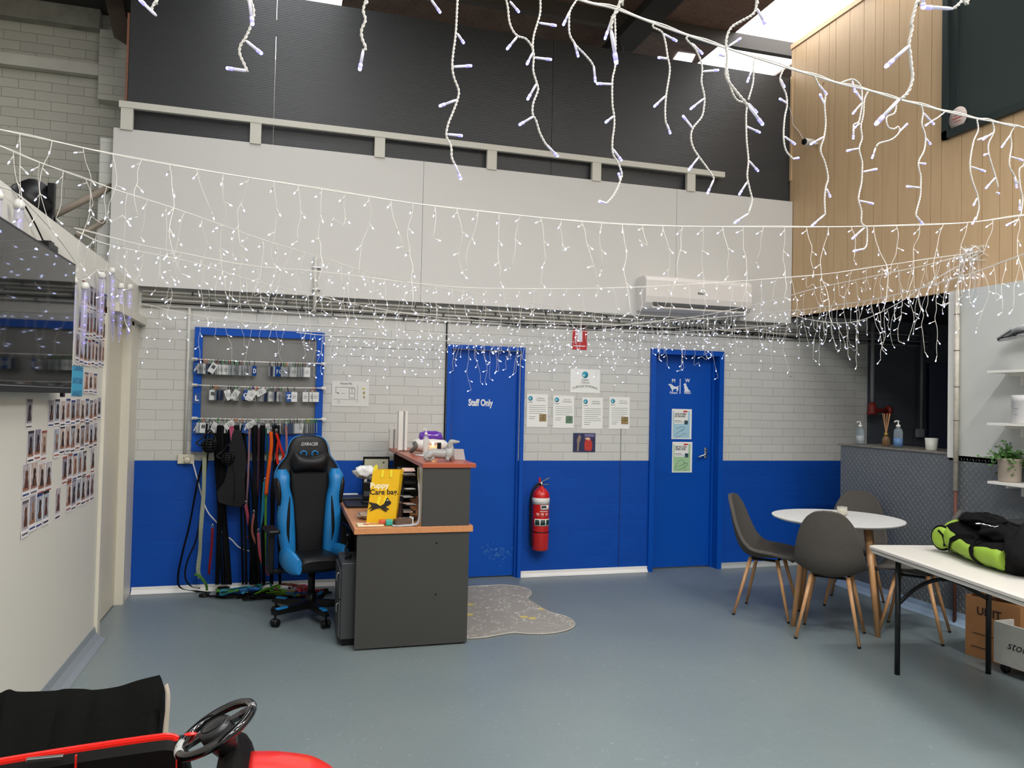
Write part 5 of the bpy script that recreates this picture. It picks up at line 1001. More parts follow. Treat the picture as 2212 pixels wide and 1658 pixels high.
def hang_tag(k, px, ring, card, yaw, roll=0, letter=None, dy=0):
    p = onrail(k, px); p.y += dy
    lab = '%s tag on a %s clip, %s from the left on the %s rail' % ({'clear': 'clear', 'photo': 'pictured', 'navy': 'dark blue'}.get(card, card), ring, ordn(cnt[k]), RN[k])
    if letter: lab = 'blue tag with white letter %s on the %s rail of the lead board' % (letter, RN[k])
    cnt[k] += 1
    e = bpy.data.objects.new('name_tag', None); COL.objects.link(e); e.empty_display_size = .02; e.location = p; e.rotation_euler = (0, roll, 0); MTX[e.name] = Matrix.Translation(p) @ Matrix.Rotation(roll, 4, 'Y')
    tag(e, lab, 'name tag', 'tags on the %s rail' % RN[k])
    r_ = bpy.data.objects.new('carabiner', RM[ring]); COL.objects.link(r_); r_.parent = e; r_.rotation_euler = (0, 0, rr.uniform(-.3, .9))
    c_ = bpy.data.objects.new('tag_card', KM[card]); COL.objects.link(c_); c_.parent = e; c_.rotation_euler = (0, 0, yaw); MTX[c_.name] = Matrix.Rotation(yaw, 4, 'Z')
    if letter: text(letter, .05, full(c_) @ basis((0, -.002, -.078), (1, 0, 0), (0, 0, 1)), M_paper, c_, 'letter', bold=.03)
cl = lambda: rr.choice(['black', 'black', 'silver', 'green', 'black', 'teal', 'silver', 'maroon', 'green', 'orange'])
kd = lambda: rr.choice(['white', 'white', 'grey', 'clear', 'clear', 'grey', 'navy'])
ya_ = lambda: rr.choice([-1, 1])*rr.uniform(.95, 1.4)
for px in [430, 437, 441, 447, 452, 455, 459, 463, 467, 471, 475, 479, 483, 487, 491, 495, 500, 504, 509, 514, 519, 524, 529, 534]: hang_tag(0, px, cl(), kd(), ya_(), rr.uniform(-.05, .05))
hang_tag(0, 469, 'black', 'photo', .1, .5, dy=-.03); hang_tag(0, 547, 'black', 'blue', .9, letter='D'); hang_tag(0, 541, 'silver', 'clear', 1.3)
for px in [580, 584, 588, 592, 608, 612, 616, 620, 624, 628, 632, 637, 642, 647, 652, 657]: hang_tag(0, px, cl(), kd(), ya_(), rr.uniform(-.05, .05))
hang_tag(0, 597, 'black', 'blue', .7, letter='F'); hang_tag(0, 604, 'black', 'blue', .8, letter='G'); hang_tag(0, 663, 'silver', 'white', .3)
for px in [453, 463, 468, 478, 482, 490, 496, 501, 506, 511, 526, 531, 545, 549, 556, 561, 566, 571, 576, 581, 586, 590, 595, 600, 605]: hang_tag(1, px, cl(), kd(), ya_(), rr.uniform(-.08, .08))
hang_tag(1, 458, 'black', 'photo', .3); hang_tag(1, 485, 'silver', 'white', .2, -.35, dy=-.02); hang_tag(1, 516, 'silver', 'white', .3, .5, dy=-.02); hang_tag(1, 537, 'green', 'blue', .1, .4, 'Q', -.02); hang_tag(1, 553, 'orange', 'white', .0, .55, dy=-.035); hang_tag(1, 543, 'purple', 'white', .2, .3, dy=-.03)
hang_tag(1, 578, 'silver', 'white', .2, 1.0, dy=-.03); hang_tag(1, 619, 'black', 'blue', .2, -.15, 'Z', -.01); hang_tag(1, 634, 'black', 'white', .35); hang_tag(1, 659, 'silver', 'white', .3); hang_tag(1, 674, 'orange', 'white', .3); hang_tag(1, 682, 'maroon', 'white', .15, dy=-.02)
for px in [430, 445, 452, 470, 478, 488, 497, 505, 520, 532, 545, 560, 575, 590, 600, 612, 620, 632, 640, 652, 660]: hang_tag(2, px, cl(), kd(), ya_()*.8, rr.uniform(-.15, .15))
hang_tag(2, 440, 'orange', 'photo', .2, .05, dy=-.02); hang_tag(2, 470, 'green', 'white', .5, .4, dy=-.02); hang_tag(2, 510, 'orange', 'white', .1, .9, dy=-.02); hang_tag(2, 533, 'silver', 'blue', .1, .2, 'F', -.02); hang_tag(2, 557, 'green', 'white', .2, 1.0, dy=-.03); hang_tag(2, 625, 'black', 'navy', .4, dy=-.02)
for px in (664, 669, 674, 679, 684): hang_tag(2, px, 'green' if px > 666 else 'yellow', 'clear', 1.4, dy=0)
for k, (yy, L_) in enumerate(((796, 'A'), (860, 'L'), (925, 'A'))):
    p = W(425 if k < 2 else 424, yy, Y=Yb-.004); o = MB().box((p.x-.03, Yb-.005, p.z-.045), (p.x+.03, Yb-.001, p.z+.045)).build('letter_plate', mat('tag blue', '1a4a94')); tag(o, 'blue plate with white %s fixed on the left frame beside the %s rail' % (L_, RN[k]), 'sign', 'letter plates on the frame'); text(L_, .062, FAR(p.x, Yb-.006, p.z), M_paper, o, 'letter', bold=.03)
# ------------------------------------------------------------------ leads
def strap(px, col, w, lab, Y0=6.84, Y1=6.84, name='dog_lead', hook=True, t=.003, cat='dog lead', round_=False):
    n = len(px); P_ = [W(x, y, Y=Y0+(Y1-Y0)*i/(n-1)) for i, (x, y) in enumerate(px)]
    for p in P_: p.z = max(p.z, .008)
    P_ = smooth(P_, 5); m_ = mat('strap '+col, col, .75, spec=.12, bump=.1, bscale=250)
    m = MB(); m.tube(P_, w/2, 8) if round_ else m.ribbon(P_, w, t, [(cos(.6*sin(i*.35)), sin(.6*sin(i*.35)), 0) for i in range(len(P_))])
    o = m.build(name, m_); tag(o, lab, cat, 'dog leads hanging from the bottom rail')
    if hook and n > 2: MB().tube([P_[0]+Vector((0, 0, .035)), P_[0]+Vector((.008, 0, .02)), P_[0]+Vector((0, 0, -.002)), P_[0]+Vector((-.008, 0, .02)), P_[0]+Vector((0, 0, .035))], .003, 5).build('snap_hook', M_steel, o)
    return o
strap([(447, 915), (440, 985), (425, 1050), (410, 1130), (395, 1190), (385, 1240), (389, 1268), (420, 1276), (455, 1279)], '08090d', .016, 'leftmost black lead, looping widest out over the white skirting')
strap([(455, 920), (447, 1000), (438, 1080), (425, 1160), (405, 1210), (400, 1245), (412, 1265), (432, 1270)], '12131c', .014, 'second black lead from the left, looping just inside the widest one')
strap([(442, 972), (440, 1060), (434, 1140), (432, 1190), (428, 1230), (432, 1248)], '8f9681', .032, 'pale green webbing strap hanging nearest the outlet', 6.8)
o = strap([(420, 1240), (432, 1244), (445, 1262), (447, 1275)], '3f6a2c', .022, 'short leafy green collar lying at the foot of the pale strap', 6.78, 6.78, 'dog_collar', False, cat='collar')
strap([(500, 920), (503, 950), (512, 985), (518, 1015), (523, 1040)], 'a8506a', .036, 'short pink lead with a ring in front of the black straps', 6.76)
strap([(539, 925), (538, 960), (536, 1030), (533, 1090), (536, 1130), (540, 1160)], '8a6a70', .014, 'thin dusty pink lead left of the thick black straps', 6.78)
strap([(531, 1090), (536, 1120), (541, 1150), (536, 1160)], 'a5485c', .024, 'deep pink lead end hanging low beside the dusty pink one', 6.78)
strap([(585, 932), (586, 960), (582, 1000), (577, 1040), (575, 1068)], 'd4581e', .03, 'thick orange rope lead hanging in front left of the gaming chair', 6.72, 6.72, 'rope_lead', True, round_=True)
strap([(575, 1065), (574, 1100), (573, 1160), (572, 1220)], '6aa82c', .018, 'lime green lead hanging below the orange rope', 6.74)
strap([(572, 1040), (568, 1090), (566, 1150), (562, 1210), (555, 1258)], '2f86a8', .026, 'bright blue wide lead beside the lime green one', 6.76)
strap([(558, 1150), (562, 1200), (572, 1225), (580, 1243)], 'c25c68', .022, 'salmon pink lead twisting behind the blue one near the floor', 6.74)
strap([(597, 935), (606, 965), (612, 985), (604, 1005), (598, 985), (601, 950)], 'b52a1e', .022, 'bright red harness loop hanging behind the gaming chair shoulder', 6.72)
strap([(618, 920), (619, 950), (619, 975)], 'b07a72', .018, 'short faded pink lead directly above the gaming chair headrest', 6.74)
strap([(575, 925), (577, 970), (577, 1020)], '1f5a50', .012, 'thin dark green lead beside the orange rope', 6.76)
strap([(559, 925), (558, 1000), (556, 1060), (552, 1120)], '40282e', .016, 'dark maroon lead between the black straps', 6.77)
strap([(548, 1110), (545, 1150), (560, 1190), (568, 1220)], 'a06058', .018, 'rust pink lead end crossing the black straps low down', 6.75)
strap([(459, 1140), (457, 1180), (453, 1220), (451, 1240)], '7a1c22', .02, 'dark red lead end hanging near the floor left of the black straps', 6.77)
blk = [(462, 470, 480), (468, 473, 468), (474, 478, 470), (480, 480, 485), (486, 484, 498), (493, 480, 492), (508, 520, 525), (514, 528, 532), (522, 534, 548), (528, 545, 552), (546, 552, 556), (551, 550, 561), (556, 548, 540), (564, 556, 545), (569, 566, 570), (590, 592, 588), (596, 600, 605), (604, 588, 586)]
for k, (xa, xm, xb) in enumerate(blk):
    strap([(xa, 918), (xa+(xm-xa)*.3, 980), (xm, 1060), (xm+(xb-xm)*.3, 1130), (xm+(xb-xm)*.7, 1200), (xb, 1262)], ['070809', '0c0d10', '060709', '111216'][k % 4], .018+.006*(k % 3), 'plain black lead hanging to the floor, %s of the long black ones from the left' % ordn(k), 6.86-.01*(k % 4), 6.80-.02*(k % 3))
# harnesses and muzzles
def vest(pts, Yv, name, lab, col='0d0d0f'):
    P_ = [W(x, y, Y=Yv) for x, y in pts]; m = MB(); m.prism([(p.x, p.z) for p in P_], basis((0, Yv+.02, 0), (1, 0, 0), (0, 0, 1)), .04); o = m.build(name, mat('harness black', col, .8, bump=.4, bscale=90), bevel=.008); tag(o, lab, 'harness'); return o
o = vest([(498, 925), (520, 930), (530, 970), (533, 1000), (528, 1040), (530, 1085), (520, 1096), (495, 1092), (472, 1085), (468, 1062), (484, 1040), (492, 1010), (495, 970)], 6.79, 'dog_harness', 'large plain black dog harness vest hanging among the leads')
MB().tube([W(x, y, Y=6.76) for x, y in ((500, 980), (508, 1030), (505, 1080))], .004, 5).build('seam_rib', mat('harness black', '0d0d0f'), o)
for k, (x, y, r_, lab) in enumerate(((452, 962, .058, 'round black basket muzzle hanging at the left end of the bottom rail'), (492, 990, .05, 'smaller black basket muzzle hanging beside the large one'))):
    c_ = W(x, y, Y=6.76); e = empty('dog_muzzle', tuple(c_), 0, lab, 'muzzle'); m = MB()
    for j in range(6):
        z_ = -r_*.85+r_*1.7*j/5; q_ = sqrt(max(.02, 1-(z_/r_)**2)); m.tube([c_+Vector((r_*q_*cos(t), r_*q_*sin(t)*.9, z_)) for t in [2*pi*i/14 for i in range(15)]], .005, 5)
    for j in range(5):
        b_ = pi*j/5; m.tube([c_+Vector((r_*cos(t)*cos(b_), r_*cos(t)*sin(b_)*.9, r_*sin(t))) for t in [2*pi*i/14 for i in range(15)]], .005, 5)
    m.build('muzzle_basket', M_black, e); MB().tube(smooth([c_+Vector((-r_, 0, 0)), c_+Vector((-r_*1.7, .0, .02)), c_+Vector((-r_*.8, .02, r_*1.2)), c_+Vector((0, .02, r_*2.2)), c_+Vector((r_*.7, .02, r_)), c_+Vector((r_, 0, 0))], 4), .007, 6).build('muzzle_strap', M_black, e); MB().sphere(c_, r_*.8, 12, 8).build('lining', M_blk2, e)
# pile on the floor
rr = random.Random(31)
cols = [('0e0f12', 'black'), ('101118', 'black'), ('0c0c0e', 'black'), ('2f7f96', 'teal'), ('5f9a2e', 'lime green'), ('b8485a', 'pink'), ('2c5fa0', 'blue'), ('0f1014', 'black'), ('8a2a24', 'dark red'), ('0d0e10', 'black'), ('9a6a62', 'dusty pink'), ('4a7a34', 'leaf green'), ('0e0f12', 'black'), ('3a5f9a', 'pale blue'), ('111215', 'black'), ('0e0f12', 'black'), ('a83f4a', 'rose'), ('0c0d10', 'black'), ('6a8a2c', 'olive green'), ('0e0e10', 'black'), ('1f5f5a', 'sea green'), ('0f1013', 'black'), ('0e0f12', 'black'), ('0e0f12', 'black')]+[(('0b0c0e', '101113')[j % 2], 'black') for j in range(14)]
bn = 0
for k, (c_, nm) in enumerate(cols):
    cx_ = -.42+.72*((k*.37) % 1); cy_ = 6.72-.3*((k*.61) % 1)*(.3+.7*((cx_+.42)/.72)); P_ = []
    for j in range(7): P_.append((cx_+rr.uniform(-.13, .13), min(6.86, cy_+rr.uniform(-.07, .07)), rr.uniform(.012, .03) if nm == 'black' else rr.uniform(.03, .085)))
    P_ = smooth(P_, 5); m = MB(); m.ribbon(P_, .02, .003, [(sin(i*.3), cos(i*.3), .7) for i in range(len(P_))])
    lab = '%s strap in the tangle of leads on the floor, %s of the tangled pieces from the wall end' % (nm, ordn(k)); lab = '%s strap in the tangle of leads on the floor under the board' % nm if nm != 'black' else 'black strap in the tangle of leads on the floor, %s black one from the left' % ordn(bn)
    if nm == 'black': bn += 1
    tag(m.build('tangled_lead', mat('strap '+c_, c_, .75, spec=.12)), lab, 'dog lead', 'tangled leads on the floor')
for k, (x, y, r_, lab) in enumerate(((441, 1283, .035, 'small black webbing loop on the floor left of the coiled roll'), (482, 1283, .052, 'fat coiled roll of black webbing on the floor below the harness'))):
    c_ = W(x, y, Z=.02); m = MB()
    for j in range(2 if k == 0 else 5): m.tube([(c_.x+(r_-.002*j)*cos(t), c_.y+r_*.8*sin(t), .01+(.008*j if k == 0 else .015*j)) for t in [2*pi*i/18 for i in range(19)]], .008, 6)
    tag(m.build('coiled_lead', M_black), lab, 'dog lead')
# ================================================================== ICICLE LIGHT STRINGS
M_cord = mat('light string cord', 'd9d6cf', .5)
def zy(x):   # plan distance of the near string along its length
    return 1.72+.3*(x-1252)/960
def twisted(m, pts, r, pitch=.018):
    P_ = resample(pts, .0045); d = 0; A_ = []; B_ = []
    for i, p in enumerate(P_):
        t = (P_[min(i+1, len(P_)-1)]-P_[max(i-1, 0)]).normalized(); u = t.cross(Vector((0, 1, .01))).normalized(); v = t.cross(u); a_ = 2*pi*d/pitch
        o = (u*cos(a_)+v*sin(a_))*r*.85; A_.append(p+o); B_.append(p-o); d += .0045
    m.tube(A_, r, 5); m.tube(B_, r, 5)
def led(a_, b_, parent, k=1.0, name='led_bulb'):
    """white sleeve from a to b with a glowing tip, one mesh"""
    m = MB(); d = b_-a_; m.tube([a_, a_+d*.15, a_+d*.72], [.0016*k, .0028*k, .0028*k], 7, 0); m.tube([a_+d*.70, a_+d*.92], [.0036*k, .0034*k], 8, 1); m.tube([a_+d*.92, b_, b_+d.normalized()*.001], [.0034*k, .0026*k, .0008*k], 8, 2)
    return m.build(name, [M_sleeve, mat('led lens', 'b9b4ff', .2, emit='8f8cff', estr=1.1), M_led], parent)
class Tr:
    def __init__(s, ox, oy, Y): s.ox, s.oy, s.Y = ox, oy, Y
    def __call__(s, x, y): X_ = s.ox+x/3.948; return W(X_, s.oy+y/3.948, Y=s.Y if s.Y else zy(X_))
def string_thing(lab, cable, r=.0025, top=None):
    c0 = sum(cable, Vector())/len(cable); e = empty('icicle_light_string', tuple(c0), 0, lab, 'light string', 'icicle light strings')
    m = MB(); m.tube(smooth(cable, 6), r, 6); m.tube([p+Vector((0, 0, r*1.6+.002*sin(i*.8))) for i, p in enumerate(smooth(cable, 6))], r*.8, 5); m.build('cable', M_cord, e); return e
def traced(e, T_, pts, leds, thick=False, up=None):
    P_ = [T_(*q_) for q_ in pts]
    if up: P_ = [Vector((P_[0].x, P_[0].y, up))]+P_
    P_ = smooth(P_, 5); m = MB(); twisted(m, P_, .00165 if not thick else .0017); d = m.build('light_drop', M_cord, e)
    for a_, b_ in leds:
        A_ = T_(*a_); B_ = T_(*b_); led(A_, B_, d, 1.0 if not thick else 1.05)
ZS = 2.62
S1e = string_thing('second nearest string of icicle lights, crossing the upper right above the ceiling rail', [W(900, -140, Y=zy(900)), W(1100, -60, Y=zy(1100))]+[Tr(1100, 0, None)(*q_) for q_ in ((600, 0), (900, 75), (1245, 205), (1545, 310), (1830, 405))]+[Tr(1652, 0, None)(*q_) for q_ in ((160, 570), (400, 640), (640, 715), (880, 770), (1110, 840), (1330, 895), (1540, 950), (1800, 1010), (1940, 1035), (2130, 1080), (2300, 1125))]+[Vector((3.6, 2.45, 2.66)), Vector((4.97, 2.9, 2.82))])
TB, TC, TDD = Tr(540, 0, None), Tr(1100, 0, None), Tr(1652, 0, None)
cu_z = ZS
traced(S1e, TB, [(1772, -60), (1770, 0), (1755, 280), (1735, 440), (1725, 560), (1740, 660), (1780, 770), (1770, 850), (1730, 960), (1690, 1060), (1675, 1160), (1715, 1250), (1720, 1340), (1745, 1400)], [((1768, 285), (1825, 370)), ((1730, 570), (1890, 560)), ((1765, 850), (1615, 905)), ((1685, 1145), (1810, 1157)), ((1740, 1385), (1800, 1530))], up=2.66)
traced(S1e, TB, [(1500, -90), (1545, -5)], [((1540, -10), (1625, 110))], up=2.68)
traced(S1e, TC, [(-30, -60), (-12, 60), (0, 180), (30, 260), (75, 310), (140, 330), (195, 400), (205, 470)], [((5, 10), (85, 105)), ((70, 310), (-20, 420)), ((200, 450), (150, 550))], up=2.64)
traced(S1e, TC, [(265, -50), (265, 100), (240, 200), (210, 300), (200, 400), (210, 480), (205, 600), (235, 710), (245, 770), (205, 880), (200, 970), (230, 1030), (260, 1130), (300, 1210), (320, 1240)], [((255, 195), (400, 218)), ((212, 490), (360, 508)), ((235, 710), (155, 850)), ((210, 990), (85, 1065)), ((315, 1230), (415, 1335))], up=2.63)
traced(S1e, TC, [(575, 0), (520, 90), (510, 180), (515, 290), (550, 360), (580, 400), (640, 460), (700, 530), (725, 580)], [((520, 90), (460, 215)), ((550, 350), (590, 485)), ((720, 560), (735, 700))])
traced(S1e, TC, [(905, 90), (895, 130), (870, 150)], [((890, 120), (815, 335))])
traced(S1e, TC, [(900, 100), (905, 300), (905, 550), (880, 680), (880, 880), (895, 990), (895, 1080), (880, 1200), (885, 1310), (930, 1390), (960, 1480), (950, 1530), (925, 1600), (905, 1639), (880, 1680), (830, 1735)], [((880, 718), (745, 712)), ((890, 990), (820, 1045)), ((885, 1270), (960, 1370)), ((950, 1540), (932, 1475)), ((835, 1735), (765, 1715))])
traced(S1e, TC, [(1240, 190), (1225, 230), (1300, 270), (1330, 350), (1350, 480), (1370, 600), (1340, 800), (1330, 930), (1335, 1040), (1350, 1070)], [((1310, 285), (1430, 350)), ((1350, 500), (1270, 490)), ((1335, 815), (1235, 910)), ((1345, 1060), (1375, 1140))])
traced(S1e, TC, [(1545, 300), (1510, 330), (1590, 420), (1640, 540), (1645, 620), (1640, 700), (1665, 820), (1660, 920), (1640, 1000), (1565, 1095), (1550, 1180), (1570, 1260), (1620, 1340), (1680, 1420), (1740, 1510), (1745, 1530)], [((1560, 370), (1650, 460)), ((1650, 610), (1785, 597)), ((1660, 840), (1545, 930)), ((1565, 1095), (1480, 985)), ((1615, 1340), (1530, 1450)), ((1745, 1530), (1690, 1650))])
traced(S1e, TC, [(1845, 405), (1860, 500), (1860, 600), (1890, 750), (1940, 850), (2020, 890), (2020, 1000), (2025, 1200), (2040, 1370), (2030, 1500), (2050, 1609), (2070, 1709), (2040, 1820)], [((1870, 395), (1975, 325)), ((2020, 1075), (2140, 1130)), ((2045, 1370), (2125, 1460)), ((2030, 1550), (1960, 1660)), ((2040, 1820), (1920, 1900))])
traced(S1e, TC, [(2110, 485), (2085, 540), (2080, 700), (2040, 850)], [((2075, 580), (2030, 700)), ((2040, 880), (2115, 960))])
traced(S1e, TDD, [(165, 580), (130, 680), (180, 800), (190, 900), (170, 1000), (160, 1160), (180, 1280), (240, 1355)], [((135, 675), (170, 745)), ((190, 880), (125, 840)), ((165, 1160), (260, 1230)), ((240, 1355), (290, 1345))])
traced(S1e, TDD, [(425, 650), (460, 720), (515, 800), (510, 900), (520, 1050), (505, 1170), (475, 1280), (515, 1390), (540, 1520), (520, 1600), (510, 1700), (515, 1830)], [((460, 720), (530, 805)), ((510, 890), (470, 800)), ((505, 1165), (390, 1230)), ((525, 1605), (560, 1680)), ((510, 1830), (400, 1925))])
traced(S1e, TDD, [(640, 715), (690, 690), (760, 680), (820, 740), (830, 860), (820, 950), (800, 1040), (760, 1060), (755, 1100)], [((745, 690), (770, 785)), ((830, 860), (775, 775)), ((825, 880), (750, 970)), ((810, 1050), (765, 1090)), ((757, 1090), (755, 1185))])
traced(S1e, TDD, [(880, 780), (850, 850), (840, 980), (820, 1080), (830, 1180), (805, 1270), (830, 1380), (830, 1460), (825, 1560), (805, 1650), (800, 1710), (825, 1800), (825, 1900), (870, 1950), (870, 2080), (850, 2120)], [((800, 1265), (700, 1285)), ((840, 1465), (955, 1440)), ((805, 1710), (925, 1735)), ((850, 1940), (745, 2035)), ((850, 2120), (755, 2140))])
traced(S1e, TDD, [(1125, 850), (1110, 960), (1040, 1000), (1050, 1080), (1100, 1100), (1140, 1080), (1145, 1130), (1080, 1190), (980, 1220), (950, 1250)], [((1140, 1130), (1215, 1055)), ((945, 1260), (915, 1350))])
traced(S1e, TDD, [(1330, 890), (1350, 960), (1340, 1060), (1370, 1160), (1360, 1280), (1310, 1390), (1330, 1500), (1330, 1600), (1325, 1680), (1290, 1820), (1300, 1860)], [((1350, 960), (1445, 1060)), ((1375, 1180), (1415, 1230)), ((1310, 1390), (1370, 1395)), ((1325, 1600), (1210, 1588)), ((1290, 1840), (1350, 1910))])
traced(S1e, TDD, [(1540, 950), (1480, 1000), (1430, 1030)], [((1430, 1030), (1370, 1070))])
traced(S1e, TDD, [(1810, 1020), (1820, 1110), (1780, 1210), (1750, 1400), (1770, 1540), (1810, 1650), (1820, 1700), (1825, 1780), (1800, 1880)], [((1810, 1195), (1900, 1160)), ((1760, 1420), (1880, 1460)), ((1810, 1690), (1780, 1750)), ((1800, 1850), (1770, 1910))])
traced(S1e, TDD, [(1940, 1030), (1955, 1120), (1910, 1220), (1910, 1310), (1960, 1480), (1990, 1600)], [((1950, 1130), (1860, 1190)), ((1910, 1310), (1870, 1320)), ((1970, 1510), (1885, 1605)), ((1975, 1640), (2000, 1650))])
traced(S1e, TDD, [(2130, 1080), (2095, 1150), (2105, 1240), (2085, 1400), (2130, 1500), (2160, 1570)], [((2095, 1150), (2020, 1255)), ((2095, 1335), (2200, 1365)), ((2130, 1510), (2150, 1600))])
traced(S1e, TDD, [(2260, 1110), (2230, 1250), (2211, 1400), (2170, 1450), (2180, 1600), (2200, 1700), (2180, 1850)], [((2175, 1700), (2175, 1790)), ((2165, 1870), (2060, 1920))])
# nearest string, its cable above the picture
near = [W(250, -260, Y=1.55), W(545, -250, Y=1.5), W(800, -320, Y=1.36), W(1330, -520, Y=1.02), W(1640, -320, Y=1.25), W(1990, -470, Y=1.0), W(2120, -440, Y=1.05)]
S0e = string_thing('nearest string of icicle lights, only its large drops showing along the top edge', near)
for ox, Y_, pts, leds in (
    (0, 1.55, [(1340, -60), (1330, 0), (1300, 60), (1290, 90)], [((1335, 135), (1190, -5))]),
    (0, 1.5, [(2120, -60), (2140, 0), (2165, 100), (2150, 190), (2100, 310), (2050, 390), (2045, 460), (2080, 540), (2110, 610)], [((2110, 605), (1930, 580)), ((2095, 345), (2235, 460)), ((2125, -10), (2155, 215))]),
    (540, 1.42, [(1000, -60), (990, 0), (965, 90), (985, 170), (950, 260), (960, 340), (990, 410), (962, 430)], [((968, 420), (935, 600))]),
    (1100, 1.05, [(970, -60), (950, 0), (920, 90), (880, 160), (865, 260)], [((868, 255), (915, 545))]),
    (1100, 1.3, [(2120, -50), (2110, 0), (2090, 110), (1980, 180), (1890, 240), (1850, 350), (1860, 500), (1850, 650), (1920, 760), (2020, 880), (2040, 910)], [((2110, 70), (2190, 220)), ((1840, 480), (1780, 460)), ((2040, 900), (2165, 1065))]),
    (1652, 1.0, [(1310, -50), (1300, 0), (1250, 200), (1260, 230), (1230, 370), (1240, 450), (1250, 560), (1260, 670), (1220, 790), (1150, 850)], [((1230, 390), (1030, 570)), ((1150, 845), (945, 1060))]),
    (1652, 1.02, [(1740, -60), (1690, 0), (1640, 50), (1605, 75)], [((1605, 75), (1340, 60)), ((1350, -60), (1350, 70))])):
    T_ = Tr(ox, 0, Y_); z_ = W(ox+pts[0][0]/3.948, -300, Y=Y_).z; traced(S0e, T_, pts, leds, True, up=z_)
# ------------------------------------------------------------------ far strings: each drop one mesh, wire plus glowing tips
rs = random.Random(77)
LENS = [.2, .42, .3, .55, .25, .47, .34, .6, .22, .38]
def drop_mesh(e, p, L_, k, wr):
    m = MB(); n = max(3, int(L_/.055)); P_ = [p.copy()]; d = Vector((rs.uniform(-.25, .25), rs.uniform(-.25, .25), -1))
    for i in range(n):
        d = Vector((d.x*.55+rs.uniform(-.3, .3), d.y*.55+rs.uniform(-.3, .3), -1)).normalized(); P_.append(P_[-1]+d*L_/n)
    if rs.random() < .12:   # a snagged end curling up
        P_[-1] = P_[-2]+Vector((rs.choice([-1, 1])*.05, 0, .03))
    m.tube(smooth(P_, 3), wr, 4, 0)
    s_ = 1
    for i in range(0, len(P_)-1):
        if i % 2 == 0 or i == len(P_)-2:
            q_ = P_[i+1] if i == len(P_)-2 else P_[i].lerp(P_[i+1], .3); s_ = -s_; a_ = rs.uniform(.2, 1.3); dy = rs.uniform(-.6, .6)
            v_ = Vector((s_*sin(a_), dy, -cos(a_))).normalized()*.04; m.tube([q_, q_+v_*.75], [.0018, .0026], 5, 0); m.tube([q_+v_*.72, q_+v_, q_+v_*1.06], [.003*k, .0028*k, .0008], 5, 1)
    m.build('light_drop', [M_cord, M_ledw], e)
def far_string(lab, pts, spacing=.125, k=1.0, wr=.0016, scale=1.0):
    wr *= .85; k *= .85
    """pts: (px, py, Y)"""
    P_ = [W(x, y, Y=yy) for x, y, yy in pts]+([Vector((4.3, 3.0, 2.74)), Vector((4.97, 2.9, 2.84))] if pts[-1][0] > 2220 and pts[-1][1] < 500 else []); e = string_thing(lab, P_, .0022 if k < 1.3 else .002)
    R_ = resample(smooth(P_, 8), spacing); n = 0
    for i, p in enumerate(R_[1:-1]):
        L_ = LENS[(i*3+int(P_[0].x*7)) % 10]*rs.uniform(.85, 1.12)*scale; drop_mesh(e, p, L_, k, wr); n += 1
    return e
far_string('long icicle light string sagging across the middle of the white upper wall', [(-30, 272, 3.62), (0, 280, 3.64), (115, 305, 3.72), (315, 347, 3.85), (640, 400, 4.0), (900, 440, 4.05), (1100, 463, 4.05), (1350, 485, 4.0), (1640, 490, 3.85), (1860, 489, 3.6), (2075, 482, 3.35), (2230, 463, 3.15)], .118, 1.15, .0018)
far_string('icicle light string running from the upper left corner down to the far right', [(-30, 305, 3.6), (0, 315, 3.65), (70, 345, 3.75), (180, 385, 3.95), (280, 420, 4.15), (400, 458, 4.4), (560, 515, 4.8), (690, 555, 5.15), (830, 597, 5.6), (1000, 630, 6.05), (1270, 673, 6.5), (1400, 682, 6.62), (1560, 690, 6.72)], .115, 1.2, .0017)
far_string('icicle light string starting on the partition top and crossing in front of the air conditioner', [(160, 492, 4.95), (300, 528, 5.0), (410, 550, 5.05), (540, 574, 5.15), (680, 586, 5.2), (890, 611, 5.2), (958, 618, 5.15), (1100, 624, 5.1), (1385, 620, 5.05), (1652, 603, 4.95), (1780, 592, 4.85), (1900, 575, 4.75), (2000, 560, 4.65), (2110, 545, 4.6)], .115, 1.25, .0015, .62)
far_string('lower icicle light string leaving the partition top towards the far right door', [(165, 500, 4.98), (240, 530, 5.1), (420, 568, 5.4), (540, 605, 5.6), (660, 633, 5.85), (780, 660, 6.1), (900, 680, 6.3), (1000, 690, 6.45), (1200, 700, 6.65), (1350, 702, 6.75)], .1, 1.3, .0015, .7)
far_string('icicle light string from the right gather down to the wall above the staff door', [(2230, 543, 3.2), (2108, 587, 3.6), (2006, 618, 4.0), (1903, 644, 4.5), (1829, 656, 4.95), (1740, 668, 5.5), (1652, 676, 5.95), (1500, 690, 6.5), (1400, 697, 6.68), (1300, 706, 6.75)], .09, 1.25, .0017, .85)
far_string('icicle light string from the right gather across the timber wall towards the extinguisher sign', [(2110, 545, 4.55), (1990, 575, 4.85), (1870, 600, 5.25), (1758, 624, 5.65), (1652, 653, 6.05), (1500, 684, 6.5), (1350, 700, 6.7)], .09, 1.3, .0015, .75)
far_string('far icicle light string hugging the brick wall above the lead board', [(300, 655, 6.72), (420, 680, 6.75), (545, 695, 6.78), (717, 704, 6.8), (856, 713, 6.8), (960, 722, 6.8), (1130, 727, 6.8)], .095, 1.4, .0015, .75)
far_string('lowest far icicle light string running just above the staff door top', [(640, 718, 6.78), (702, 724, 6.79), (830, 730, 6.8), (960, 736, 6.8), (1040, 741, 6.8), (1135, 742, 6.8), (1240, 738, 6.8)], .075, 1.5, .0017, .72)
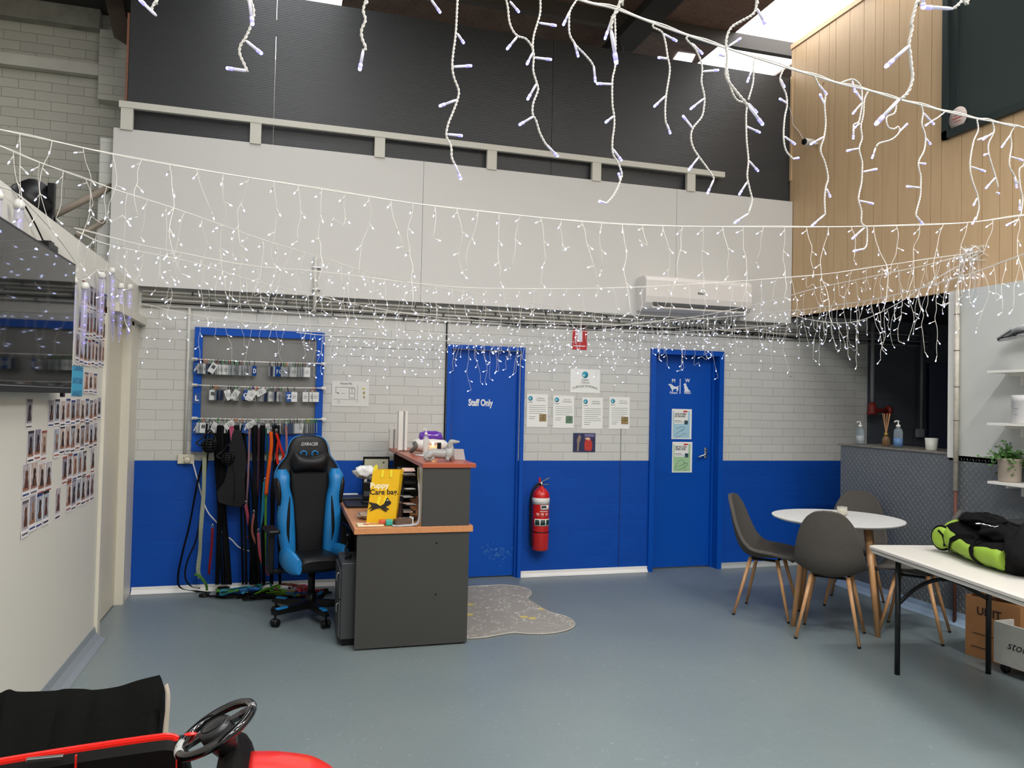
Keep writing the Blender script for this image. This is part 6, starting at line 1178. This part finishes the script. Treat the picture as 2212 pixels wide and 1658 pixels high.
far_string('swagged icicle light string hanging across the dark opening under the mezzanine', [(1690, 672, 6.3), (1740, 688, 6.0), (1800, 697, 5.7), (1860, 692, 5.4), (1940, 655, 5.05), (2000, 615, 4.85), (2060, 580, 4.7), (2110, 548, 4.6)], .1, 1.35, .0016, .6)
far_string('icicle light string along the wall above the toilet door', [(1180, 712, 6.8), (1300, 716, 6.8), (1420, 716, 6.8), (1560, 712, 6.78), (1700, 700, 6.7)], .085, 1.4, .0016, .8)
# bunched lights where the strings meet on the mezzanine corner
c_ = W(2105, 548, Y=4.6); e = empty('light_bundle', tuple(c_), 0, 'knotted bunch of icicle lights where the strings meet on the timber wall', 'light string')
for i in range(14): drop_mesh(e, c_+Vector((rs.uniform(-.22, .22), rs.uniform(-.2, .2), rs.uniform(-.03, .03))), rs.uniform(.15, .35), 1.3, .0016)
m = MB()
for i in range(5): m.tube(smooth([c_+Vector((rs.uniform(-.1, .1), rs.uniform(-.1, .1), rs.uniform(-.06, .06))) for _ in range(7)], 4), .0025, 5)
m.build('knotted_cord', M_cord, e)
# ================================================================== LEFT WALL THINGS
e = empty('television', (XL+.06, 3.7, 1.62), 0, 'large black flat screen television on the left partition wall', 'television')
tvx = -1.08; ty1 = 4.555; ty0 = ty1-1.42
MB().rbox((tvx-.03, ty0, 1.62), (tvx, ty1, 2.3), .004).build('screen_case', M_black, e)
MB().box((tvx+.0005, ty0+.012, 1.655), (tvx+.0025, ty1-.012, 2.286)).build('screen', mat('dark screen glass', '070a0c', .04, spec=.45), e)
MB().box((tvx-.002, ty0+.005, 1.645), (tvx+.0035, ty1-.005, 1.649)).build('silver_trim', M_steel, e)
MB().box((XL+.002, 3.55, 1.8), (tvx-.03, 4.05, 2.1)).build('wall_bracket', M_black, e)
MB().rbox((tvx-.02, 4.42, 1.60), (tvx-.005, 4.46, 1.622), .003).build('sensor', M_black, e)
p = W(100, 522, X=-1.12); tag(MB().rbox((-1.15, p.y-.07, 2.305), (-1.09, p.y+.09, 2.335), .006).rbox((-1.14, p.y+.0, 2.335), (-1.1, p.y+.06, 2.35), .004).build('media_box', M_black), 'small black box clipped on top of the television', 'device')
tag(MB().tube(smooth([(XL+.03, p.y+.05, 2.34), (XL+.02, p.y-.1, 2.42), (XL+.012, p.y-.3, 2.49), (XL-.02, p.y-.36, PT+.01)], 4), .004, 5).build('tv_cable', M_black), 'thin dark cable from the small box to the partition top', 'cable')
# round black speaker lying behind the partition top
p = W(62, 428, X=-1.5); e = empty('black_speaker', tuple(p), 0, 'round black spotlight standing behind the partition top at the upper left', 'lamp')
MB().lathe([(0, -.12), (.11, -.12), (.12, 0), (.1, .1), (0, .1)], tuple(p+Vector((.0, 0, -.02))), 18, axis=(.6, -.6, .3)).build('lamp_body', M_black, e); MB().rbox((p.x+.1, p.y-.02, p.z-.3), (p.x+.14, p.y+.02, p.z+.1), .006).build('mount_arm', M_black, e)
MB().box((p.x-.05, p.y-.05, 2.2), (p.x+.14, p.y+.05, p.z-.1)).build('support', M_black, e)
# hanging icicle tubes along the partition top
M_ice = mat('clear icicle tube', 'dcd9ee', .12, trans=.55, alpha=.35, emit='7a6cff', estr=.05); M_pl = mat('violet led', '8a7cff', .4, emit='7468ff', estr=3.2)
tubes = [(3, 410, 505), (50, 432, 520), (192, 608, 700), (228, 585, 690), (247, 576, 690), (268, 612, 705), (284, 612, 700), (150, 560, 600)]
tubes = [(3, 410), (50, 432), (165, 598), (190, 610), (226, 588), (247, 578), (267, 612), (285, 614)]
for k, (x, y) in enumerate(tubes):
    Yt = W(x, y, X=XL+.06).y; Yt = min(Yt, 6.86); t0 = W(x, y, Y=Yt); X_ = XL+.045; zt0 = t0.z
    e = empty('icicle_tube_light', (X_, Yt, zt0), 0, 'clear violet lit icicle tube on the left partition, %s from the near end' % ordn(k), 'light', 'icicle tube lights on the partition')
    L_ = .42 if k != 5 else .5; dr = Vector((0, 0, -1)) if k != 5 else Vector((.0, .22, -1)).normalized(); b_ = Vector((X_, Yt, zt0))
    MB().tube([b_, b_+dr*.02, b_+dr*.04], [.014, .024, .02], 12).build('tube_cap', M_wh, e)
    MB().tube([b_+dr*.04, b_+dr*.25, b_+dr*(L_-.08), b_+dr*L_], [.019, .018, .012, .003], 12).build('tube', M_ice, e)
    MB().tube([b_+dr*.06, b_+dr*(L_-.05)], .0025, 5).build('led_strip', mat('led carrier', 'cfcdea', .4), e)
    for j in range(6): MB().sphere(b_+dr*(.09+j*.052)+Vector((.006, 0, 0)), .0045, 8, 5).build('violet_led', M_pl, e)
ti = [W(x, y-8, X=XL+.045) for x, y in tubes]; tag(MB().tube(smooth([Vector((XL+.03, 3.2, 2.45))]+[Vector((XL+.04, W(x, y, X=XL+.06).y if 1 else 0, W(x, y, X=XL+.06).z+.02)) for x, y in tubes[:2]]+[Vector((XL+.03, 4.4, 2.42)), Vector((XL+.03, 4.85, 2.33))]+[Vector((XL+.04, min(6.85, W(x, y, X=XL+.06).y), W(x, y, X=XL+.06).z+.015)) for x, y in (tubes[2], tubes[3], tubes[4], tubes[6], tubes[7])], 4), .003, 5).build('tube_light_cord', M_cord), 'grey cord linking the icicle tubes along the left partition', 'cable')
# ------------------------------------------------------------------ photo cards
rows = [('uppermost', [(168, 190), (176, 190), (190, 190), (198, 190), (205, 190), (214, 190), (221, 190)], 625, 672)]
CW = .052
rc = random.Random(5)
M_cd = mat('photo card paper', 'd3cfd0', .6)
PIC = [mat('photo print %d' % i, c_, .45, var=.4, vscale=35) for i, c_ in enumerate(('a8a0a2', '8f8a92', 'b5a49a', '9aa0a8', '7f7b86'))]
DOGM = [mat('dog shape %d' % i, c_, .7) for i, c_ in enumerate(('2a1c18', '5a3322', '7a4a30', '3a2a2c', '8a6a58', '1e1a1c'))]
BANDM = [mat('card band %d' % i, c_, .6) for i, c_ in enumerate(('1d1b22', '5a5658', '23356a', '8a4a3a'))]
MATSC = [M_cd]+PIC+DOGM+BANDM
def photo_card(y0, z1, h, w, lab, xo=.0015, curl=0):
    m = MB(); n = 5; X0_ = XL+xo
    def P_(u, v_, o=0): return Vector((X0_+o+curl*(max(0, .35-v_)**2)*.8+.0, y0+w*u, z1-h*(1-v_)))
    for i in range(n): m.add([P_(0, i/n), P_(1, i/n), P_(1, (i+1)/n), P_(0, (i+1)/n)], [(0, 1, 2, 3)], 0)
    o = m.build('photo_card', M_cd, None, solid=.0008); tag(o, lab, 'photo card', 'narrow dog photo cards on the partition')
    # the picture: background, floor patch, dog silhouette, caption bands
    pi_, di, bi = rc.randrange(5), rc.randrange(6), rc.randrange(4); pm = MB(); o2 = .0012
    pm.add([P_(.08, .2, o2), P_(.92, .2, o2), P_(.92, .97, o2), P_(.08, .97, o2)], [(0, 1, 2, 3)], 0)
    if rc.random() < .55: pm.add([P_(.08, .2, o2*1.3), P_(.92, .2, o2*1.3), P_(.92, .33, o2*1.3), P_(.08, .33, o2*1.3)], [(0, 1, 2, 3)], 3)
    if rc.random() < .4: pm.add([P_(.08, .9, o2*1.3), P_(.92, .9, o2*1.3), P_(.92, .98, o2*1.3), P_(.08, .98, o2*1.3)], [(0, 1, 2, 3)], 2)
    pm.add([P_(.1, .06, o2), P_(.9, .06, o2), P_(.9, .11, o2), P_(.1, .11, o2)], [(0, 1, 2, 3)], 2)
    cx_ = rc.uniform(.42, .58); dog = [(cx_-.22, .27), (cx_+.22, .27), (cx_+.25, .38), (cx_+.17, .52), (cx_+.12, .6), (cx_+.19, .66), (cx_+.16, .76), (cx_+.05, .8), (cx_-.1, .79), (cx_-.17, .7), (cx_-.13, .6), (cx_-.18, .5), (cx_-.26, .38)]
    pm.add([P_(u, v_, o2*1.8) for u, v_ in dog], [tuple(range(len(dog)))], 1); pm.add([P_(cx_+a_, b_, o2*2.2) for a_, b_ in ((-.06, .3), (.08, .3), (.08, .5), (-.06, .5))], [(0, 1, 2, 3)], 4)
    pm.build('photo_print', [PIC[pi_], DOGM[di], BANDM[bi], mat('orange floor print', '8f6450', .6), DOGM[(di+2) % 6]], o)
    return o
def row(name, z1, h, spans, start=0):
    n = 0
    for (ya, yb_, cnt_) in spans:
        w = (yb_-ya)/cnt_
        for i in range(cnt_):
            photo_card(ya+i*w, z1+rc.uniform(-.01, .01), h, w*.97, 'narrow dog photo card, %s from the left in the %s row' % (ordn(n), name), curl=rc.choice([0, 0, .012, .03])); n += 1
Yq = lambda x, y=900: W(x, y, X=XL).y
zq = lambda x, y: W(x, y, X=XL).z
hz = lambda a, b: zq(200, a)-zq(200, b)
row('uppermost', zq(200, 617), hz(617, 672), [(Yq(166), Yq(222), 7)])
row('second', zq(200, 674), hz(674, 730), [(Yq(161), Yq(221), 8)])
row('third', zq(200, 732), hz(732, 790), [(Yq(157), Yq(221), 8)])
row('fourth', 1.73-.0, .0+.2, []) 
row('short middle', zq(190, 806), zq(190, 806)-zq(190, 852), [(Yq(178), Yq(207), 3)])
row('row below the television', zq(130, 860), zq(130, 860)-zq(130, 918), [(Yq(55), Yq(69.5), 1), (Yq(103), Yq(217), 11)])
row('sixth', zq(150, 918), zq(150, 918)-zq(150, 978), [(Yq(60), Yq(103), 3), (Yq(117), Yq(211), 9)])
row('seventh', zq(150, 980)-.0, zq(150, 980)-zq(150, 1041), [(Yq(52), Yq(116), 4), (Yq(137), Yq(190), 5), (Yq(198), Yq(207), 1)])
row('lowest', zq(150, 1040), zq(150, 1040)-zq(150, 1106), [(Yq(53), Yq(112), 4), (Yq(125), Yq(137), 1), (Yq(148), Yq(208), 6)])
a0, a1 = Yq(152), Yq(176); o = MB().box((XL, a0, zq(163, 855)), (XL+.0015, a1, zq(163, 790))).build('clubhouse_heading', mat('sky blue card', '3f9fc4', .6)); tag(o, 'bright blue heading card among the photos beside the television', 'sign')
pz = (zq(163, 855)+zq(163, 790))/2
for k, t_ in enumerate(('CANINE', 'DAYCARE', 'AWARDS')): text(t_, .05, LEFT(XL+.0018, (a0+a1)/2, pz+.075-.075*k), mat('navy print', '1f3a66', .6), o, w=(a1-a0)*.85)
# ================================================================== TOY CAR AND CUSHION
M_tr = mat('red toy plastic', 'd8241c', .28, coat=.4); M_dk = mat('dark toy interior', '080706', .6, spec=.2)
e = empty('ride_on_toy_car', (-.4, 2.1, 0), 0, 'red ride-on toy car with a black steering wheel, cut off by the lower left edge', 'toy car')
Yf, Yn = 2.48, 1.93
rim = [W(x, y, Y=Yf) for x, y in ((-120, 1663), (0, 1641), (165, 1614), (330, 1590), (370, 1587), (386, 1594))]
pts = smooth(rim, 5)
for s, (Ys, nm) in enumerate(((Yf, 'far_door'), (Yn, 'near_door'))):
    m = MB(); top = [Vector((p.x, Ys, p.z)) for p in pts]
    inn = -.03 if s == 0 else .03; rg = []
    for p in top: rg.append([p+Vector((0, -inn*.0, 0)), p+Vector((0, inn*.5, .0)), Vector((p.x, Ys+inn, .3)), Vector((p.x, Ys-inn*.3, .16)), Vector((p.x, Ys-inn*.6, .3))])
    m.loft(rg, 0, False); d = m.build(nm, M_tr, e)
    MB().loft([[Vector((p.x, Ys+inn*.35, p.z-.002)), Vector((p.x, Ys+inn*1.1, p.z-.03)), Vector((p.x, Ys+inn*1.6, .21)), Vector((p.x, Ys+inn*.7, .21))] for p in top[:-1]], 0, False).build('door_lining', M_dk, d)
    MB().tube([q_+Vector((0, inn*.1, .002)) for q_ in top], .0055, 8).build('door_rim', M_tr, d)
    if s == 0:
        hx = W(95, 1632, Y=Yf-.04); MB().rbox((hx.x-.04, Yf-.056, hx.z-.008), (hx.x+.05, Yf-.042, hx.z+.002), .003).build('door_latch', M_steel, d)
        gx_ = W(166, 1620, Y=Yf-.04); MB().box((gx_.x-.002, Yf-.052, .25), (gx_.x+.002, Yf-.042, gx_.z-.01)).build('door_seam', M_tr, d)
# pillar and body shell
px_ = rim[-1].x
MB().tube(smooth([rim[-1], rim[-1]+Vector((.012, 0, -.06)), rim[-1]+Vector((.03, 0, -.16)), rim[-1]+Vector((.04, 0, -.3))], 4), .02, 10).build('door_pillar', M_black, e)
bz = .26
MB().rbox((-1.05, Yn, .13), (px_+.12, Yf, .2), .05).build('floor_pan', M_tr, e); MB().rbox((-.72, Yn+.08, .2), (-.45, Yf-.08, .34), .04).rbox((-.78, Yn+.08, .3), (-.68, Yf-.08, .58), .04).build('seat', M_dk, e)
# hood with rounded top
hp_ = [(540, 1624), (600, 1624), (660, 1630), (690, 1638), (720, 1655), (745, 1685), (770, 1740)]
rg = []
hw = smooth([W(x, y, Y=2.3) for x, y in hp_], 4)
for i, p in enumerate(hw):
    t = i/(len(hw)-1); hwid = .27-.06*t*t; r = []
    for k in range(15):
        a_ = -pi/2+pi*k/14; r.append(Vector((p.x, 2.2+hwid*sin(a_)*(1.0), max(.16, p.z-.035*(1-cos(a_))-.3*(abs(sin(a_))**6)))))
    r += [Vector((p.x, 2.2+hwid, .15)), Vector((p.x, 2.2-hwid, .15))]; rg.append(r)
MB().loft(rg).build('hood', M_tr, e)
# dashboard and black surround
dp = [(500, 1600), (520, 1598), (545, 1618), (556, 1650), (565, 1700)]
rg = []
dpp = [(470, 1640), (492, 1606), (510, 1600), (528, 1606), (541, 1625), (552, 1660), (560, 1700)]
rg = []
for Y_ in (1.97, 2.05, 2.2, 2.35, 2.42): rg.append([Vector((W(x, y, Y=2.3).x, Y_, max(.2, W(x, y, Y=2.3).z-(.02 if Y_ in (1.97, 2.42) else 0)))) for x, y in dpp]+[Vector((W(552, 1700, Y=2.3).x, Y_, .2)), Vector((W(480, 1700, Y=2.3).x, Y_, .2))])
MB().loft(rg, sm=False).build('dashboard', M_dk, e, bevel=.006)
# steering wheel
wc = W(467, 1573, Y=2.27); nrm = Vector((-.46, -.04, .88)).normalized(); U = nrm.cross(Vector((0, 1, 0))).normalized(); V_ = nrm.cross(U); Rw = .104
M_gl = mat('gloss black plastic', '0e0f11', .12, coat=.6)
sw = MB().tube([wc+(U*cos(t)+V_*sin(t))*Rw for t in [2*pi*j/48 for j in range(49)]], .0125, 12).build('steering_wheel', M_gl, e)
def onw(t, r, z=0): return wc+(U*cos(t)+V_*sin(t))*r+nrm*z
MB().loft([[onw(2*pi*j/24, r, z) for j in range(24)] for r, z in ((.03, -.07), (.045, -.03), (.047, .0), (.042, .012), (.03, .016), (.002, .017))]).build('wheel_hub', mat('satin black', '222325', .35), sw)
MB().tube([onw(2*pi*j/20, .036, .0155) for j in range(21)], .0015, 5).build('hub_ring', M_black, sw)
ang = lambda p: math.atan2((p-wc).dot(V_), (p-wc).dot(U))
for x, y in ((410, 1603), (440, 1545), (520, 1590)):
    a_ = ang(W(x, y, Y=2.27)); MB().loft([[onw(a_+s_*.25*(1.2-.5*q_), .04+q_*.06, z_) for s_, z_ in ((-1, -.006), (1, -.006), (1, .006), (-1, .006))] for q_ in (0, .5, 1)], sm=False).build('spoke', M_gl, sw)
for (x, y, m_, wd_) in ((515, 1533, M_chr, .1), (400, 1610, mat('pale grey insert', 'a9aaa6', .4), .33), (428, 1612, M_chr, .05)):
    a_ = ang(W(x, y, Y=2.27)); MB().tube([onw(a_+wd_*(j/6-.5)*2, Rw) for j in range(7)], .0132, 12).build('rim_insert', m_, sw)
MB().tube([onw(0, 0, -.05), onw(0, 0, -.05)-nrm*.16], [.028, .035], 14).build('steering_column', M_black, e)
a_ = W(412, 1585, Y=2.3); MB().sphere(a_, .015, 12, 8, sc=(1.2, .5, .35)).build('red_lever', M_tr, e)
for x, y in ((-.85, Yn-.0), (-.85, Yf), (px_+.2, Yn), (px_+.2, Yf)):
    w_ = MB().lathe([(0, -.04), (.09, -.04), (.115, -.02), (.115, .02), (.09, .04), (0, .04)], (x, y, .116), 24, axis=(0, 1, 0)).build('wheel', M_black, e); MB().lathe([(0, -.045), (.06, -.043), (.06, .043), (0, .045)], (x, y, .116), 16, axis=(0, 1, 0)).build('wheel_hub', M_steel, w_)
# big black cushion behind the toy
topl = [(-90, 1520), (-20, 1502), (0, 1496), (20, 1488), (42, 1493), (115, 1491), (140, 1487), (180, 1487), (205, 1489), (255, 1482), (300, 1468), (345, 1457)]
Yt_ = 2.95; tp = smooth([W(x, y, Y=Yt_) for x, y in topl], 5); n = len(tp); rc2 = random.Random(2); rg = []
xe = [W(x, y, Y=2.9).x for x, y in ((345, 1457),)][0]
zt_top = [p.z for p in tp]; x0_, x1_ = tp[0].x, tp[-1].x
for i, p in enumerate(tp):
    t = i/(n-1); rg.append([Vector((p.x, Yt_+.12, .002)), Vector((p.x, Yt_+.1, p.z*.6)), Vector((p.x, Yt_+.045, p.z-.03)), p, Vector((p.x+.004*sin(i), Yt_-.06, p.z-.05-.01*sin(i*.7))), Vector((p.x, Yt_-.16, p.z-.15-.015*sin(i*.5+1))), Vector((p.x, Yt_-.26, p.z-.27-.01*sin(i*.9))), Vector((p.x-.01, Yt_-.32, p.z-.42)), Vector((p.x-.02, Yt_-.33, .002))])
for k, dx_ in enumerate((.008, .012)): 
    l_ = rg[-1]; rg.append([Vector((q_.x+dx_, q_.y+(Yt_-.1-q_.y)*.12*(k+1), q_.z*(.985-.02*k))) for q_ in l_])
cu_o = MB().loft(rg).build('black_cushion', mat('black canvas', '0c0d0c', .85, spec=.1, bump=.3, bscale=60)); tag(cu_o, 'large black canvas bed cushion standing behind the red toy car', 'cushion')
fl = [W(x, y, Y=2.84) for x, y in ((359, 1478), (363, 1500), (362, 1530), (359, 1560), (357, 1586))]
MB().ribbon(smooth(fl, 5), [.018+.018*(i/20) for i in range(21)], .004, (.3, 1, 0)).build('pale_lining', mat('pale lining', 'b5ab9c', .7), cu_o)
